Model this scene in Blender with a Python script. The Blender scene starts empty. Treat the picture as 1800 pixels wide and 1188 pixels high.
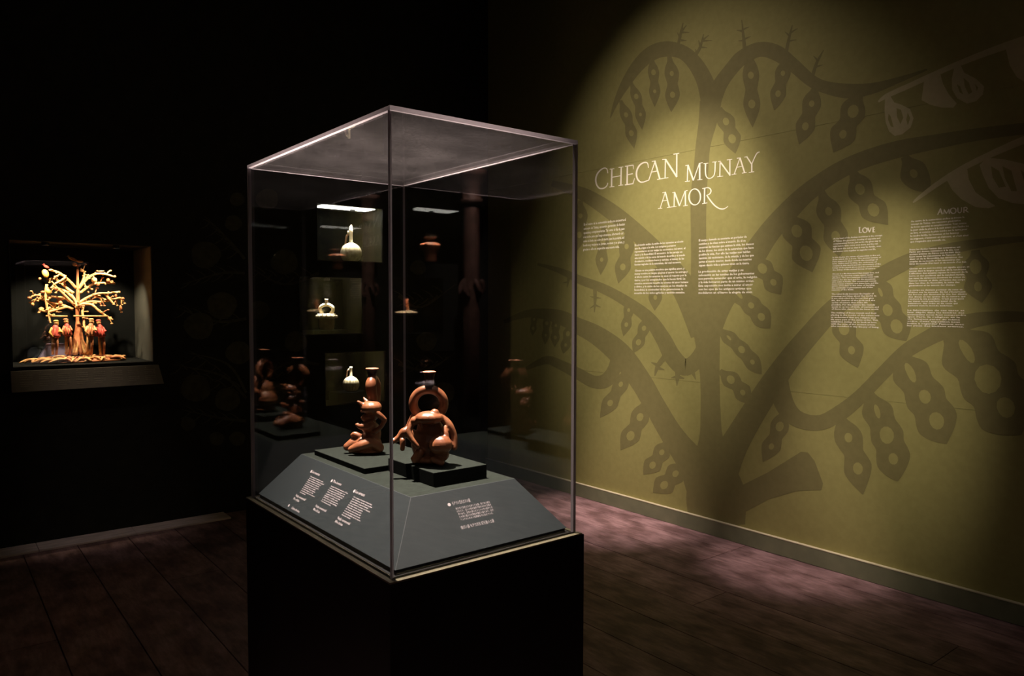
import bpy, bmesh, math, random
from mathutils import Vector, Matrix
from mathutils.geometry import tessellate_polygon
random.seed(7)

# ------------------------------------------------------------------ camera
SC = bpy.context.scene
COL = SC.collection
YAW, PITCH, ROLL, FPX = 0.90070, -0.04470, 0.00206, 1309.52
EYE = 1.5
_f = Vector((math.cos(YAW)*math.cos(PITCH), math.sin(YAW)*math.cos(PITCH), math.sin(PITCH)))
_r0 = Vector((math.sin(YAW), -math.cos(YAW), 0)); _u0 = _r0.cross(_f)
_r = _r0*math.cos(ROLL) + _u0*math.sin(ROLL); _u = -_r0*math.sin(ROLL) + _u0*math.cos(ROLL)
cam_d = bpy.data.cameras.new('camera'); cam = bpy.data.objects.new('camera', cam_d); COL.objects.link(cam)
cam_d.sensor_width = 36; cam_d.sensor_fit = 'HORIZONTAL'; cam_d.lens = FPX/1800*36
cam_d.clip_start = 0.05; cam_d.clip_end = 100
m = Matrix((( _r.x, _u.x, -_f.x, 0), (_r.y, _u.y, -_f.y, 0), (_r.z, _u.z, -_f.z, EYE), (0, 0, 0, 1)))
cam.matrix_world = m
SC.camera = cam

def ray(px, py): return _f + _r*((px-900)/FPX) - _u*((py-594)/FPX)
def onX(px, py, x): d = ray(px, py); return d*(x/d.x) + Vector((0, 0, EYE))
def onY(px, py, y): d = ray(px, py); return d*(y/d.y) + Vector((0, 0, EYE))
def onZ(px, py, z): d = ray(px, py); return d*((z-EYE)/d.z) + Vector((0, 0, EYE))

# ------------------------------------------------------------------ world, exposure, main lights
w = bpy.data.worlds.new('World'); SC.world = w; w.use_nodes = True
w.node_tree.nodes['Background'].inputs[0].default_value = (0.55, 0.5, 0.45, 1)
w.node_tree.nodes['Background'].inputs[1].default_value = 0.0
SC.view_settings.view_transform = 'Standard'; SC.view_settings.look = 'None'
SC.view_settings.exposure = 0.0; SC.view_settings.gamma = 1.0
SC.view_settings.use_curve_mapping = False
SC.cycles.transparent_max_bounces = 40

# room: X runs along the short way of the display case, Y along the wall with the mural
WX, LY, NX_, RY = 4.021, 5.428, -3.0, -2.25      # right wall, left wall, near wall, rear wall
CEIL = 4.6
# display case
CX0, CY0, CX1, CY1 = 0.7896, 1.4148, 1.3360, 2.2992
CZ0, CZ1 = 0.90, 1.9224

def spot(name, loc, target, power, size_deg, blend, color, radius=0.03):
    l = bpy.data.lights.new(name, 'SPOT'); l.energy = power; l.spot_size = math.radians(size_deg)
    l.spot_blend = blend; l.color = color; l.shadow_soft_size = radius
    o = bpy.data.objects.new(name, l); COL.objects.link(o); o.location = loc
    o.rotation_euler = (Vector(target)-Vector(loc)).to_track_quat('-Z', 'Y').to_euler()
    return o

# (lamp position, target, power, cone, blend, colour): the ceiling track's spotlights, the last two added
TRACK = [
    ('case',   (0.92, 2.20, 4.10), (1.03, 1.78, 1.05), 3700, 30, 1.0, (1.0, 0.83, 0.74)),
    ('wall',   (1.83, 2.62, 4.10), (4.02, 3.348, 1.75), 650, 36, 1.0, (1.0, 0.87, 0.76)),
    ('wall',   (2.26, 1.893, 4.10), (4.02, 1.902, 1.256), 510, 21.5, 1.0, (1.0, 0.87, 0.76)),
    ('wash',   (2.04, 3.39, 4.10), (4.02, 3.139, 2.025), 125, 70.0, 1.0, (1.0, 0.84, 0.78)),
    ('floor',  (2.60, 3.60, 4.10), (3.80, 3.65, 0.0), 700, 22, 1.0, (1.0, 0.80, 0.78)),
    ('floor',  (2.60, 2.15, 4.10), (3.92, 2.30, 0.0), 420, 17, 1.0, (1.0, 0.80, 0.78)),
    ('column', (2.90, -0.90, 4.10), (3.49, -2.02, 1.9), 650, 22, 1.0, (1.0, 0.80, 0.74)),  # added lamp with no known source, brightens the column's reflection
    ('added_fill', (0.55, 3.70, 4.10), (0.95, 5.36, 0.0), 36, 18, 1.0, (1.0, 0.84, 0.80)),  # added weak lamp, only there to lift the pale strip on the floor
]
for k, (nm, loc, tgt, pw, sz, bl, colr) in enumerate(TRACK):
    spot(nm + '_lamp', loc, tgt, pw, sz, bl, colr, 0.035)

# ------------------------------------------------------------------ materials
def new_mat(name):
    mt = bpy.data.materials.new(name); mt.use_nodes = True
    nt = mt.node_tree; nt.nodes.clear()
    out = nt.nodes.new('ShaderNodeOutputMaterial')
    return mt, nt, out

def pbr(name, c1, c2=None, scale=8.0, rough=0.6, bump=0.0, spec=0.5, stretch=None, detail=6, lo=0.35, hi=0.65, metal=0.0):
    mt, nt, out = new_mat(name)
    b = nt.nodes.new('ShaderNodeBsdfPrincipled'); nt.links.new(b.outputs[0], out.inputs[0])
    b.inputs['Roughness'].default_value = rough; b.inputs['Specular IOR Level'].default_value = spec
    b.inputs['Metallic'].default_value = metal
    tc = nt.nodes.new('ShaderNodeTexCoord'); mp = nt.nodes.new('ShaderNodeMapping')
    nt.links.new(tc.outputs['Object'], mp.inputs[0])
    if stretch: mp.inputs['Scale'].default_value = stretch
    n = nt.nodes.new('ShaderNodeTexNoise'); n.inputs['Scale'].default_value = scale; n.inputs['Detail'].default_value = detail
    nt.links.new(mp.outputs[0], n.inputs['Vector'])
    r = nt.nodes.new('ShaderNodeValToRGB'); nt.links.new(n.outputs['Fac'], r.inputs[0])
    c2 = c2 or tuple(x*0.85 for x in c1)
    r.color_ramp.elements[0].position = lo; r.color_ramp.elements[0].color = (*c2, 1)
    r.color_ramp.elements[1].position = hi; r.color_ramp.elements[1].color = (*c1, 1)
    nt.links.new(r.outputs[0], b.inputs['Base Color'])
    if bump:
        bp = nt.nodes.new('ShaderNodeBump'); bp.inputs['Strength'].default_value = bump; bp.inputs['Distance'].default_value = 0.004
        nt.links.new(n.outputs['Fac'], bp.inputs['Height']); nt.links.new(bp.outputs[0], b.inputs['Normal'])
    return mt

def acrylic(name, f0=0.045, dust=0.0, tint=(0.985, 0.99, 0.985)):
    """clear sheet: mirror reflection by angle over straight transmission, a little dust"""
    mt, nt, out = new_mat(name)
    tr = nt.nodes.new('ShaderNodeBsdfTransparent'); tr.inputs[0].default_value = (*tint, 1)
    gl = nt.nodes.new('ShaderNodeBsdfGlossy'); gl.inputs['Roughness'].default_value = 0.0
    lw = nt.nodes.new('ShaderNodeLayerWeight'); lw.inputs[0].default_value = 0.5
    pw = nt.nodes.new('ShaderNodeMath'); pw.operation = 'POWER'; pw.inputs[1].default_value = 5
    nt.links.new(lw.outputs['Facing'], pw.inputs[0])
    ma = nt.nodes.new('ShaderNodeMath'); ma.operation = 'MULTIPLY_ADD'; ma.inputs[1].default_value = 1-f0; ma.inputs[2].default_value = f0
    nt.links.new(pw.outputs[0], ma.inputs[0])
    mx = nt.nodes.new('ShaderNodeMixShader'); nt.links.new(ma.outputs[0], mx.inputs[0])
    nt.links.new(tr.outputs[0], mx.inputs[1]); nt.links.new(gl.outputs[0], mx.inputs[2])
    last = mx
    if dust:
        ts = nt.nodes.new('ShaderNodeBsdfTranslucent'); ts.inputs[0].default_value = (0.8, 0.72, 0.72, 1)
        tc = nt.nodes.new('ShaderNodeTexCoord')
        n = nt.nodes.new('ShaderNodeTexNoise'); n.inputs['Scale'].default_value = 130; n.inputs['Detail'].default_value = 5
        n2 = nt.nodes.new('ShaderNodeTexNoise'); n2.inputs['Scale'].default_value = 9; n2.inputs['Detail'].default_value = 3
        nt.links.new(tc.outputs['Object'], n.inputs['Vector']); nt.links.new(tc.outputs['Object'], n2.inputs['Vector'])
        mu = nt.nodes.new('ShaderNodeMath'); mu.operation = 'MULTIPLY'
        nt.links.new(n.outputs['Fac'], mu.inputs[0]); nt.links.new(n2.outputs['Fac'], mu.inputs[1])
        m2 = nt.nodes.new('ShaderNodeMath'); m2.operation = 'MULTIPLY'; m2.inputs[1].default_value = dust
        nt.links.new(mu.outputs[0], m2.inputs[0])
        mx2 = nt.nodes.new('ShaderNodeMixShader'); nt.links.new(m2.outputs[0], mx2.inputs[0])
        nt.links.new(mx.outputs[0], mx2.inputs[1]); nt.links.new(ts.outputs[0], mx2.inputs[2]); last = mx2
    nt.links.new(last.outputs[0], out.inputs[0])
    return mt

def edge_mat(name, col, dif=0.5):
    mt, nt, out = new_mat(name)
    d = nt.nodes.new('ShaderNodeBsdfDiffuse'); d.inputs[0].default_value = (*col, 1)
    t = nt.nodes.new('ShaderNodeBsdfTranslucent'); t.inputs[0].default_value = (*col, 1)
    mx = nt.nodes.new('ShaderNodeMixShader'); mx.inputs[0].default_value = 1-dif
    nt.links.new(d.outputs[0], mx.inputs[1]); nt.links.new(t.outputs[0], mx.inputs[2])
    nt.links.new(mx.outputs[0], out.inputs[0])
    return mt

def emit_mat(name, col, strength):
    mt, nt, out = new_mat(name)
    e = nt.nodes.new('ShaderNodeEmission'); e.inputs[0].default_value = (*col, 1); e.inputs[1].default_value = strength
    nt.links.new(e.outputs[0], out.inputs[0]); return mt

def wood_floor(name):
    mt, nt, out = new_mat(name)
    b = nt.nodes.new('ShaderNodeBsdfPrincipled'); nt.links.new(b.outputs[0], out.inputs[0])
    b.inputs['Roughness'].default_value = 0.55; b.inputs['Specular IOR Level'].default_value = 0.3
    tc = nt.nodes.new('ShaderNodeTexCoord')
    mp = nt.nodes.new('ShaderNodeMapping'); mp.inputs['Scale'].default_value = (13, 2.6, 1)
    nt.links.new(tc.outputs['Object'], mp.inputs[0])
    grain = nt.nodes.new('ShaderNodeTexNoise'); grain.inputs['Scale'].default_value = 3.2; grain.inputs['Detail'].default_value = 8
    grain.inputs['Roughness'].default_value = 0.65
    nt.links.new(mp.outputs[0], grain.inputs['Vector'])
    mp2 = nt.nodes.new('ShaderNodeMapping'); mp2.inputs['Scale'].default_value = (3.6, 1.9, 1)
    nt.links.new(tc.outputs['Object'], mp2.inputs[0])
    wear = nt.nodes.new('ShaderNodeTexNoise'); wear.inputs['Scale'].default_value = 2.6; wear.inputs['Detail'].default_value = 7
    nt.links.new(mp2.outputs[0], wear.inputs['Vector'])
    r1 = nt.nodes.new('ShaderNodeValToRGB'); nt.links.new(grain.outputs['Fac'], r1.inputs[0])
    e = r1.color_ramp.elements; e[0].position = 0.3; e[0].color = (0.17, 0.102, 0.098, 1); e[1].position = 0.7; e[1].color = (0.37, 0.232, 0.225, 1)
    r2 = nt.nodes.new('ShaderNodeValToRGB'); nt.links.new(wear.outputs['Fac'], r2.inputs[0])
    e = r2.color_ramp.elements; e[0].position = 0.38; e[0].color = (0.60, 0.54, 0.52, 1); e[1].position = 0.60; e[1].color = (1.25, 1.22, 1.22, 1)
    mu = nt.nodes.new('ShaderNodeMix'); mu.data_type = 'RGBA'; mu.blend_type = 'MULTIPLY'; mu.inputs[0].default_value = 1.0
    nt.links.new(r1.outputs[0], mu.inputs[6]); nt.links.new(r2.outputs[0], mu.inputs[7])
    oi = nt.nodes.new('ShaderNodeObjectInfo')
    mr = nt.nodes.new('ShaderNodeMapRange'); mr.inputs[3].default_value = 0.72; mr.inputs[4].default_value = 1.1
    nt.links.new(oi.outputs['Random'], mr.inputs[0])
    hs = nt.nodes.new('ShaderNodeHueSaturation'); nt.links.new(mr.outputs[0], hs.inputs['Value']); nt.links.new(mu.outputs[2], hs.inputs['Color'])
    nt.links.new(hs.outputs[0], b.inputs['Base Color'])
    bp = nt.nodes.new('ShaderNodeBump'); bp.inputs['Strength'].default_value = 0.35; bp.inputs['Distance'].default_value = 0.004
    nt.links.new(grain.outputs['Fac'], bp.inputs['Height']); nt.links.new(bp.outputs[0], b.inputs['Normal'])
    return mt

M = {}
M['wall_green'] = pbr('olive_wall_paint', (0.300, 0.270, 0.088), (0.275, 0.247, 0.080), 30, 0.75, 0.03, 0.25)
M['mural'] = pbr('dark_olive_mural_paint', (0.195, 0.170, 0.062), (0.180, 0.157, 0.057), 30, 0.75, 0.02, 0.25)
M['mural_pale'] = pbr('pale_olive_mural_paint', (0.48, 0.42, 0.22), (0.45, 0.39, 0.20), 30, 0.75, 0.0, 0.25)
M['base_green'] = pbr('green_baseboard_paint', (0.20, 0.205, 0.115), (0.17, 0.175, 0.10), 12, 0.5, 0.02, 0.4)
M['base_highlight'] = pbr('cream_baseboard_highlight', (0.62, 0.56, 0.36), (0.54, 0.48, 0.30), 20, 0.5)  # highlight on the baseboard's top edge, put into the colour
M['letter'] = pbr('cream_lettering', (0.86, 0.79, 0.62), (0.83, 0.76, 0.60), 20, 0.7, 0, 0.2)
M['deck_letter'] = pbr('white_lettering', (0.30, 0.265, 0.27), (0.29, 0.255, 0.26), 20, 0.7, 0, 0.2)
M['dark_wall'] = pbr('dark_wall_paint', (0.022, 0.022, 0.018), (0.016, 0.016, 0.014), 12, 0.8, 0.02, 0.15)
M['dark_mural'] = pbr('dim_fruit_mural_paint', (0.075, 0.07, 0.045), (0.05, 0.048, 0.032), 25, 0.8, 0, 0.15)
M['ceiling'] = pbr('black_ceiling_paint', (0.012, 0.012, 0.012), None, 10, 0.9, 0, 0.1)
M['floor'] = wood_floor('worn_wood_planks')
M['subfloor'] = pbr('dark_subfloor', (0.015, 0.011, 0.009), None, 10, 0.9)
M['lit_strip'] = pbr('grey_pink_lit_floor', (0.80, 0.66, 0.62), (0.58, 0.47, 0.44), 7, 0.7, 0.1, 0.2, (1, 4, 1))  # paler than the planks: light on the floor put into the colour
M['black'] = pbr('matt_black_paint', (0.006, 0.006, 0.006), (0.004, 0.004, 0.004), 8, 0.7, 0, 0.1)
M['rim'] = pbr('olive_rim', (0.13, 0.115, 0.068), (0.095, 0.083, 0.05), 18, 0.5, 0.05)
M['deck'] = pbr('grey_green_deck_paint', (0.0115, 0.0155, 0.0166), (0.0098, 0.0132, 0.0142), 9, 0.6, 0.02, 0.3)
M['felt'] = pbr('dark_green_felt', (0.0135, 0.0175, 0.0138), (0.0095, 0.012, 0.0095), 90, 0.95, 0.2, 0.1)
M['felt_black'] = pbr('black_felt_edge', (0.008, 0.009, 0.008), None, 60, 0.95, 0, 0.05)
M['acrylic'] = acrylic('clear_acrylic', 0.042)
M['acrylic_top'] = acrylic('clear_acrylic_dusty_top', 0.042, 0.019)
M['acrylic_edge'] = edge_mat('acrylic_cut_edge', (0.23, 0.20, 0.212), 0.4)
M['glass'] = acrylic('niche_glass', 0.05)
M['terracotta'] = pbr('burnished_terracotta', (0.235, 0.088, 0.038), (0.14, 0.046, 0.020), 22, 0.34, 0.05, 0.5, None, 4, 0.38, 0.6)
M['terracotta_dark'] = pbr('dark_fired_terracotta', (0.026, 0.009, 0.006), (0.015, 0.005, 0.0035), 22, 0.35, 0.05)
M['cream_clay'] = pbr('cream_slip_clay', (0.78, 0.66, 0.44), (0.60, 0.47, 0.28), 30, 0.5, 0.05)
M['brown_clay'] = pbr('brown_clay', (0.30, 0.16, 0.09), (0.2, 0.1, 0.06), 30, 0.5, 0.05)
M['red_clay'] = pbr('red_slip_clay', (0.62, 0.24, 0.13), (0.45, 0.15, 0.08), 30, 0.45, 0.05)
M['grey_clay'] = pbr('grey_burnished_clay', (0.34, 0.28, 0.29), (0.22, 0.18, 0.19), 30, 0.35, 0.03)
M['niche_back'] = pbr('dark_niche_fabric', (0.0035, 0.004, 0.0037), (0.0025, 0.003, 0.0028), 60, 0.9, 0.05, 0.1)
M['niche_side'] = pbr('grey_niche_paint', (0.007, 0.008, 0.0078), (0.006, 0.007, 0.0068), 20, 0.7, 0.02, 0.3)
M['sill'] = pbr('taupe_label_rail', (0.17, 0.145, 0.115), (0.145, 0.12, 0.10), 15, 0.6, 0.02)
M['sill_text'] = pbr('pale_taupe_label_text', (0.34, 0.30, 0.25), None, 20, 0.7)
M['straw'] = pbr('straw_coloured_clay', (0.64, 0.36, 0.13), (0.42, 0.19, 0.06), 60, 0.6, 0.1)
M['orange'] = pbr('orange_brown_clay', (0.45, 0.16, 0.055), (0.28, 0.085, 0.03), 60, 0.6, 0.1)
M['red'] = pbr('crimson_painted_clay', (0.50, 0.06, 0.035), (0.32, 0.03, 0.02), 60, 0.6, 0.1)
M['yellow'] = pbr('yellow_painted_clay', (0.70, 0.42, 0.08), (0.5, 0.28, 0.05), 60, 0.6, 0.1)
M['violet'] = pbr('pale_violet_block', (0.16, 0.13, 0.22), None, 10, 0.6)
M['column'] = pbr('pink_brown_carved_wood', (0.22, 0.12, 0.09), (0.12, 0.065, 0.05), 14, 0.6, 0.2)
M['metal_black'] = pbr('black_metal', (0.012, 0.012, 0.012), None, 10, 0.4, 0, 0.4)
M['lens'] = emit_mat('lamp_lens', (1, 0.88, 0.74), 6.0)
M['led_dim'] = emit_mat('rear_niche_lamp_lens', (1, 0.95, 0.85), 4.0)
M['led'] = emit_mat('niche_lamp_lens', (1, 0.95, 0.85), 8.0)

# ------------------------------------------------------------------ mesh helpers
class MB:
    def __init__(s): s.v = []; s.f = []; s.mi = []
    def add(s, vs, fs, mi=0):
        o = len(s.v); s.v += [Vector(v) for v in vs]
        for f in fs: s.f.append([i+o for i in f]); s.mi.append(mi)
    def box(s, a, b, mi=0, fmi=None):
        x0, y0, z0 = a; x1, y1, z1 = b
        vs = [(x0,y0,z0),(x1,y0,z0),(x1,y1,z0),(x0,y1,z0),(x0,y0,z1),(x1,y0,z1),(x1,y1,z1),(x0,y1,z1)]
        fs = [(0,3,2,1),(4,5,6,7),(0,1,5,4),(1,2,6,5),(2,3,7,6),(3,0,4,7)]   # -z +z -y +x +y -x
        o = len(s.v); s.v += [Vector(v) for v in vs]
        for k, f in enumerate(fs): s.f.append([i+o for i in f]); s.mi.append(fmi[k] if fmi else mi)
    def quad(s, a, b, c, d, mi=0): s.add([a, b, c, d], [(0, 1, 2, 3)], mi)
    def tube(s, pts, rad, n=10, mi=0, cap=True, flat=1.0):
        pts = [Vector(p) for p in pts]
        if not isinstance(rad, (list, tuple)): rad = [rad]*len(pts)
        t = (pts[1]-pts[0]).normalized()
        a = t.cross(Vector((0, 0, 1)));
        if a.length < 1e-3: a = t.cross(Vector((0, 1, 0)))
        a.normalize(); rings = []
        o = len(s.v)
        for i, p in enumerate(pts):
            if i == 0: t = pts[1]-pts[0]
            elif i == len(pts)-1: t = pts[-1]-pts[-2]
            else: t = pts[i+1]-pts[i-1]
            t.normalize(); a = (a - t*a.dot(t)).normalized(); b = t.cross(a)
            for k in range(n):
                th = 2*math.pi*k/n
                s.v.append(p + (a*math.cos(th) + b*math.sin(th)*flat)*rad[i])
        for i in range(len(pts)-1):
            for k in range(n):
                k2 = (k+1) % n
                s.f.append([o+i*n+k, o+i*n+k2, o+(i+1)*n+k2, o+(i+1)*n+k]); s.mi.append(mi)
        if cap:
            s.f.append([o+k for k in range(n)][::-1]); s.mi.append(mi)
            s.f.append([o+(len(pts)-1)*n+k for k in range(n)]); s.mi.append(mi)
    def lathe(s, prof, n=24, c=(0, 0, 0), mi=0, rib=0, ribamp=0.0):
        c = Vector(c); o = len(s.v)
        for r, z in prof:
            for k in range(n):
                th = 2*math.pi*k/n; rr = r*(1 + (ribamp*abs(math.sin(rib*th/2)) - ribamp if rib else 0))
                s.v.append(c + Vector((rr*math.cos(th), rr*math.sin(th), z)))
        for i in range(len(prof)-1):
            for k in range(n):
                k2 = (k+1) % n
                s.f.append([o+i*n+k, o+i*n+k2, o+(i+1)*n+k2, o+(i+1)*n+k]); s.mi.append(mi)
        if prof[0][0] > 1e-5: s.f.append([o+k for k in range(n)][::-1]); s.mi.append(mi)
        if prof[-1][0] > 1e-5: s.f.append([o+(len(prof)-1)*n+k for k in range(n)]); s.mi.append(mi)
    def ell(s, c, r, n=12, m=8, mi=0, rot=None):
        c = Vector(c); r = (r, r, r) if not isinstance(r, (tuple, list)) else r
        o = len(s.v)
        for i in range(m+1):
            ph = math.pi*i/m
            for k in range(n):
                th = 2*math.pi*k/n
                v = Vector((r[0]*math.sin(ph)*math.cos(th), r[1]*math.sin(ph)*math.sin(th), r[2]*math.cos(ph)))
                if rot: v = rot @ v
                s.v.append(c+v)
        for i in range(m):
            for k in range(n):
                k2 = (k+1) % n
                s.f.append([o+i*n+k, o+(i+1)*n+k, o+(i+1)*n+k2, o+i*n+k2]); s.mi.append(mi)
    def build(s, name, mats, parent=None, smooth=False, bevel=0.0):
        """vertices are in world space, or in the parent's space when the parent is rotated"""
        me = bpy.data.meshes.new(name)
        off = Vector((0, 0, 0))
        if parent is not None and not parent.get('_local'):
            q = parent
            while q is not None: off += q.location; q = q.parent
        me.from_pydata([v-off for v in s.v], [], s.f)
        if not isinstance(mats, (list, tuple)): mats = [mats]
        for x in mats: me.materials.append(x)
        me.polygons.foreach_set('material_index', s.mi)
        if smooth: me.polygons.foreach_set('use_smooth', [True]*len(me.polygons))
        bm = bmesh.new(); bm.from_mesh(me)
        bmesh.ops.remove_doubles(bm, verts=bm.verts, dist=1e-6)
        if bevel:
            bmesh.ops.bevel(bm, geom=list(bm.edges), offset=bevel, segments=2, affect='EDGES', profile=0.6)
        bm.to_mesh(me); bm.free()
        me.update()
        o = bpy.data.objects.new(name, me); COL.objects.link(o)
        if parent is not None:
            o.parent = parent
            if parent.get('_local'): o['_local'] = 1
        return o

def thing(name, loc, label, cat, group=None, rz=0.0, local=False):
    o = bpy.data.objects.new(name, None); COL.objects.link(o); o.location = loc
    o.rotation_euler = (0, 0, rz); o.empty_display_size = 0.1
    o['label'] = label; o['category'] = cat
    if group: o['group'] = group
    if local: o['_local'] = 1
    return o
def tag(o, label, cat, group=None):
    o['label'] = label; o['category'] = cat
    if group: o['group'] = group
    return o
def struct(o): o['kind'] = 'structure'; return o

def remeshed(mb, name, mats, parent, voxel, smooth_it=6):
    me = bpy.data.meshes.new(name); me.from_pydata(mb.v, [], mb.f)
    o = bpy.data.objects.new(name, me); COL.objects.link(o)
    md = o.modifiers.new('r', 'REMESH'); md.mode = 'VOXEL'; md.voxel_size = voxel
    ms = o.modifiers.new('s', 'SMOOTH'); ms.factor = 0.5; ms.iterations = smooth_it
    dg = bpy.context.evaluated_depsgraph_get(); dg.update()
    me2 = bpy.data.meshes.new_from_object(o.evaluated_get(dg))
    bpy.data.objects.remove(o); bpy.data.meshes.remove(me)
    me2.name = name; me2.materials.clear()
    for x in (mats if isinstance(mats, (list, tuple)) else [mats]): me2.materials.append(x)
    me2.polygons.foreach_set('use_smooth', [True]*len(me2.polygons))
    r = bpy.data.objects.new(name, me2); COL.objects.link(r)
    r.parent = parent; r['_local'] = 1
    return r

def spline(pts, n=8):
    """Catmull-Rom through tuples of any length"""
    P = [pts[0]] + list(pts) + [pts[-1]]; out = []
    for i in range(1, len(P)-2):
        for k in range(n):
            t = k/n; t2 = t*t; t3 = t2*t
            out.append(tuple(0.5*((2*b) + (-a+c)*t + (2*a-5*b+4*c-d)*t2 + (-a+3*b-3*c+d)*t3)
                             for a, b, c, d in zip(P[i-1], P[i], P[i+1], P[i+2])))
    out.append(tuple(pts[-1]))
    return out

# ------------------------------------------------------------------ room shell
def wall_holes(mb, u0, u1, v0, v1, holes, to3d):
    us = sorted({u0, u1, *[h[0] for h in holes], *[h[1] for h in holes]})
    vs = sorted({v0, v1, *[h[2] for h in holes], *[h[3] for h in holes]})
    for i in range(len(us)-1):
        for j in range(len(vs)-1):
            cu, cv = (us[i]+us[i+1])/2, (vs[j]+vs[j+1])/2
            if any(h[0] < cu < h[1] and h[2] < cv < h[3] for h in holes): continue
            mb.quad(to3d(us[i], vs[j]), to3d(us[i+1], vs[j]), to3d(us[i+1], vs[j+1]), to3d(us[i], vs[j+1]))

# niches on the left wall: x0, x1, z0, z1
N_TREE = (0.428, 1.216, 1.112, 1.885)
N_A = (2.395, 2.955, 1.842, 2.272)
N_B = (2.25, 2.771, 1.268, 1.708)
N_C = (2.45, 2.972, 0.708, 1.118)
mb = MB(); wall_holes(mb, NX_, WX, 0, CEIL, [N_TREE, N_A, N_B, N_C], lambda u, v: (u, LY, v))
mb.quad((NX_, LY+0.60, 0), (WX, LY+0.60, 0), (WX, LY+0.60, CEIL), (NX_, LY+0.60, CEIL)); wall_left = struct(mb.build('wall_left', M['dark_wall']))
# rear wall behind the camera, with the niches that show as reflections in the case
def refl(px, py, y):            # a thing at depth y whose mirror image in the case's front sheet is seen at a pixel
    d = ray(px, py); t = (2*CY0 - y)/d.y
    return Vector((d.x*t, y, EYE + d.z*t))
POT_R, LEG_R, GREY_R = refl(757, 425, -2.42), refl(715, 548, -2.42), refl(748, 668, -2.42)
N_R1 = (POT_R.x-0.26, POT_R.x+0.24, 1.84, 2.27)
N_R2 = (LEG_R.x-0.26, LEG_R.x+0.24, 1.27, 1.71)
N_R3 = (GREY_R.x-0.28, GREY_R.x+0.22, 0.71, 1.12)
mb = MB(); wall_holes(mb, NX_, WX, 0, CEIL, [N_R1, N_R2, N_R3], lambda u, v: (u, RY, v))
mb.quad((NX_, RY-0.45, 0), (WX, RY-0.45, 0), (WX, RY-0.45, CEIL), (NX_, RY-0.45, CEIL)); struct(mb.build('wall_rear', M['dark_wall']))
mb = MB(); mb.quad((NX_, RY, 0), (NX_, LY, 0), (NX_, LY, CEIL), (NX_, RY, CEIL)); struct(mb.build('wall_near', M['dark_wall']))
mb = MB(); mb.box((NX_, RY, CEIL), (WX, LY, CEIL+0.05)); struct(mb.build('ceiling', M['ceiling']))
# right wall: backing and three courses of wide panels with fine joints
mb = MB(); mb.box((WX+0.004, RY, 0), (WX+0.06, LY, CEIL)); wall_right = struct(mb.build('wall_right', M['wall_green']))
for z0, z1 in ((0.0, 0.9885), (0.9900, 2.5195), (2.5210, CEIL)):
    mb = MB(); mb.box((WX, RY+0.001, z0), (WX+0.004, LY-0.001, z1)); mb.build('wall_panel', M['wall_green'], wall_right)
# floor: dark bed with worn boards laid along Y
mb = MB(); mb.box((NX_, RY, -0.06), (WX, LY, -0.024)); floor = struct(mb.build('floor', M['subfloor']))
PW = 0.283; seam0 = 2.42
k0 = int(math.floor((NX_-seam0)/PW)); k1 = int(math.ceil((WX-seam0)/PW))
# one board end is picked out by the photograph at these places (x, y)
ENDS = {4: [2.69], 5: [2.69], 2: [2.31], 1: [1.2, 3.3], 3: [1.3]}
for k in range(k0, k1):
    xa, xb = max(NX_, seam0+k*PW)+0.0022, min(WX-0.001, seam0+(k+1)*PW)-0.0022
    if xb-xa < 0.03: continue
    cuts = ENDS.get(k)
    if not cuts:
        y = RY + random.uniform(0.8, 2.6); cuts = []
        while y < LY-0.6: cuts.append(y); y += random.uniform(2.2, 3.2)
    ys = [RY] + sorted(cuts) + [LY]
    for a, b in zip(ys[:-1], ys[1:]):
        dz = random.uniform(-0.0012, 0.0)
        mb = MB(); mb.box((xa, a+0.0015, -0.023+dz), (xb, b-0.0015, dz))
        mb.build('floor_plank', M['floor'], floor, bevel=0.0015)
# right skirting, and pale pieces painting a strip of lit floor at left
bb = struct(bpy.data.objects.new('baseboard_right', None)); COL.objects.link(bb); bb.location = (WX, 2.0, 0)
mb = MB(); mb.box((WX-0.022, RY, 0.001), (WX, LY, 0.098)); mb.build('board', M['base_green'], bb, bevel=0.001)
mb = MB(); mb.box((WX-0.0235, RY, 0.098), (WX, LY, 0.104)); mb.build('top_highlight', M['base_highlight'], bb, bevel=0.0015)  # cream strip paints the lit top face of the board
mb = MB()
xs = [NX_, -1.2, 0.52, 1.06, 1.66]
tr1 = struct(bpy.data.objects.new('lit_strip_1', None)); COL.objects.link(tr1); tr1.location = (0.5, LY-0.08, 0)
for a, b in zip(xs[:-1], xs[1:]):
    mb = MB(); mb.box((a+0.001, LY-0.175, 0.0005), (b-0.001, LY-0.001, 0.012+random.uniform(0, .002))); mb.build('lit_floor_piece', M['lit_strip'], tr1, bevel=0.002)

# ------------------------------------------------------------------ painted mural on the right wall
def wallpt(px, py, off): q = onX(px, py, WX); return Vector((WX-off*0.45, q.y, q.z))   # paint layers stay within about 1 mm of the panel
def stroke_px(mb, pts, off, n=8, mi=0):
    """pts: (px, py, full width px)"""
    pts = [p for p in pts]; sp = spline(pts, n) if len(pts) > 2 else list(pts)
    L, R = [], []
    for i, (x, y, wd) in enumerate(sp):
        a = sp[max(0, i-1)]; b = sp[min(len(sp)-1, i+1)]
        dx, dy = b[0]-a[0], b[1]-a[1]; l = math.hypot(dx, dy) or 1
        nx, ny = -dy/l*wd/2, dx/l*wd/2
        L.append(wallpt(x+nx, y+ny, off)); R.append(wallpt(x-nx, y-ny, off))
    for i in range(len(sp)-1): mb.quad(L[i], L[i+1], R[i+1], R[i], mi)
def poly_px(mb, pts, off, mi=0):
    vs = [wallpt(x, y, off) for x, y in pts]
    mb.add(vs, [tuple(t) for t in tessellate_polygon([vs])], mi)

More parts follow.
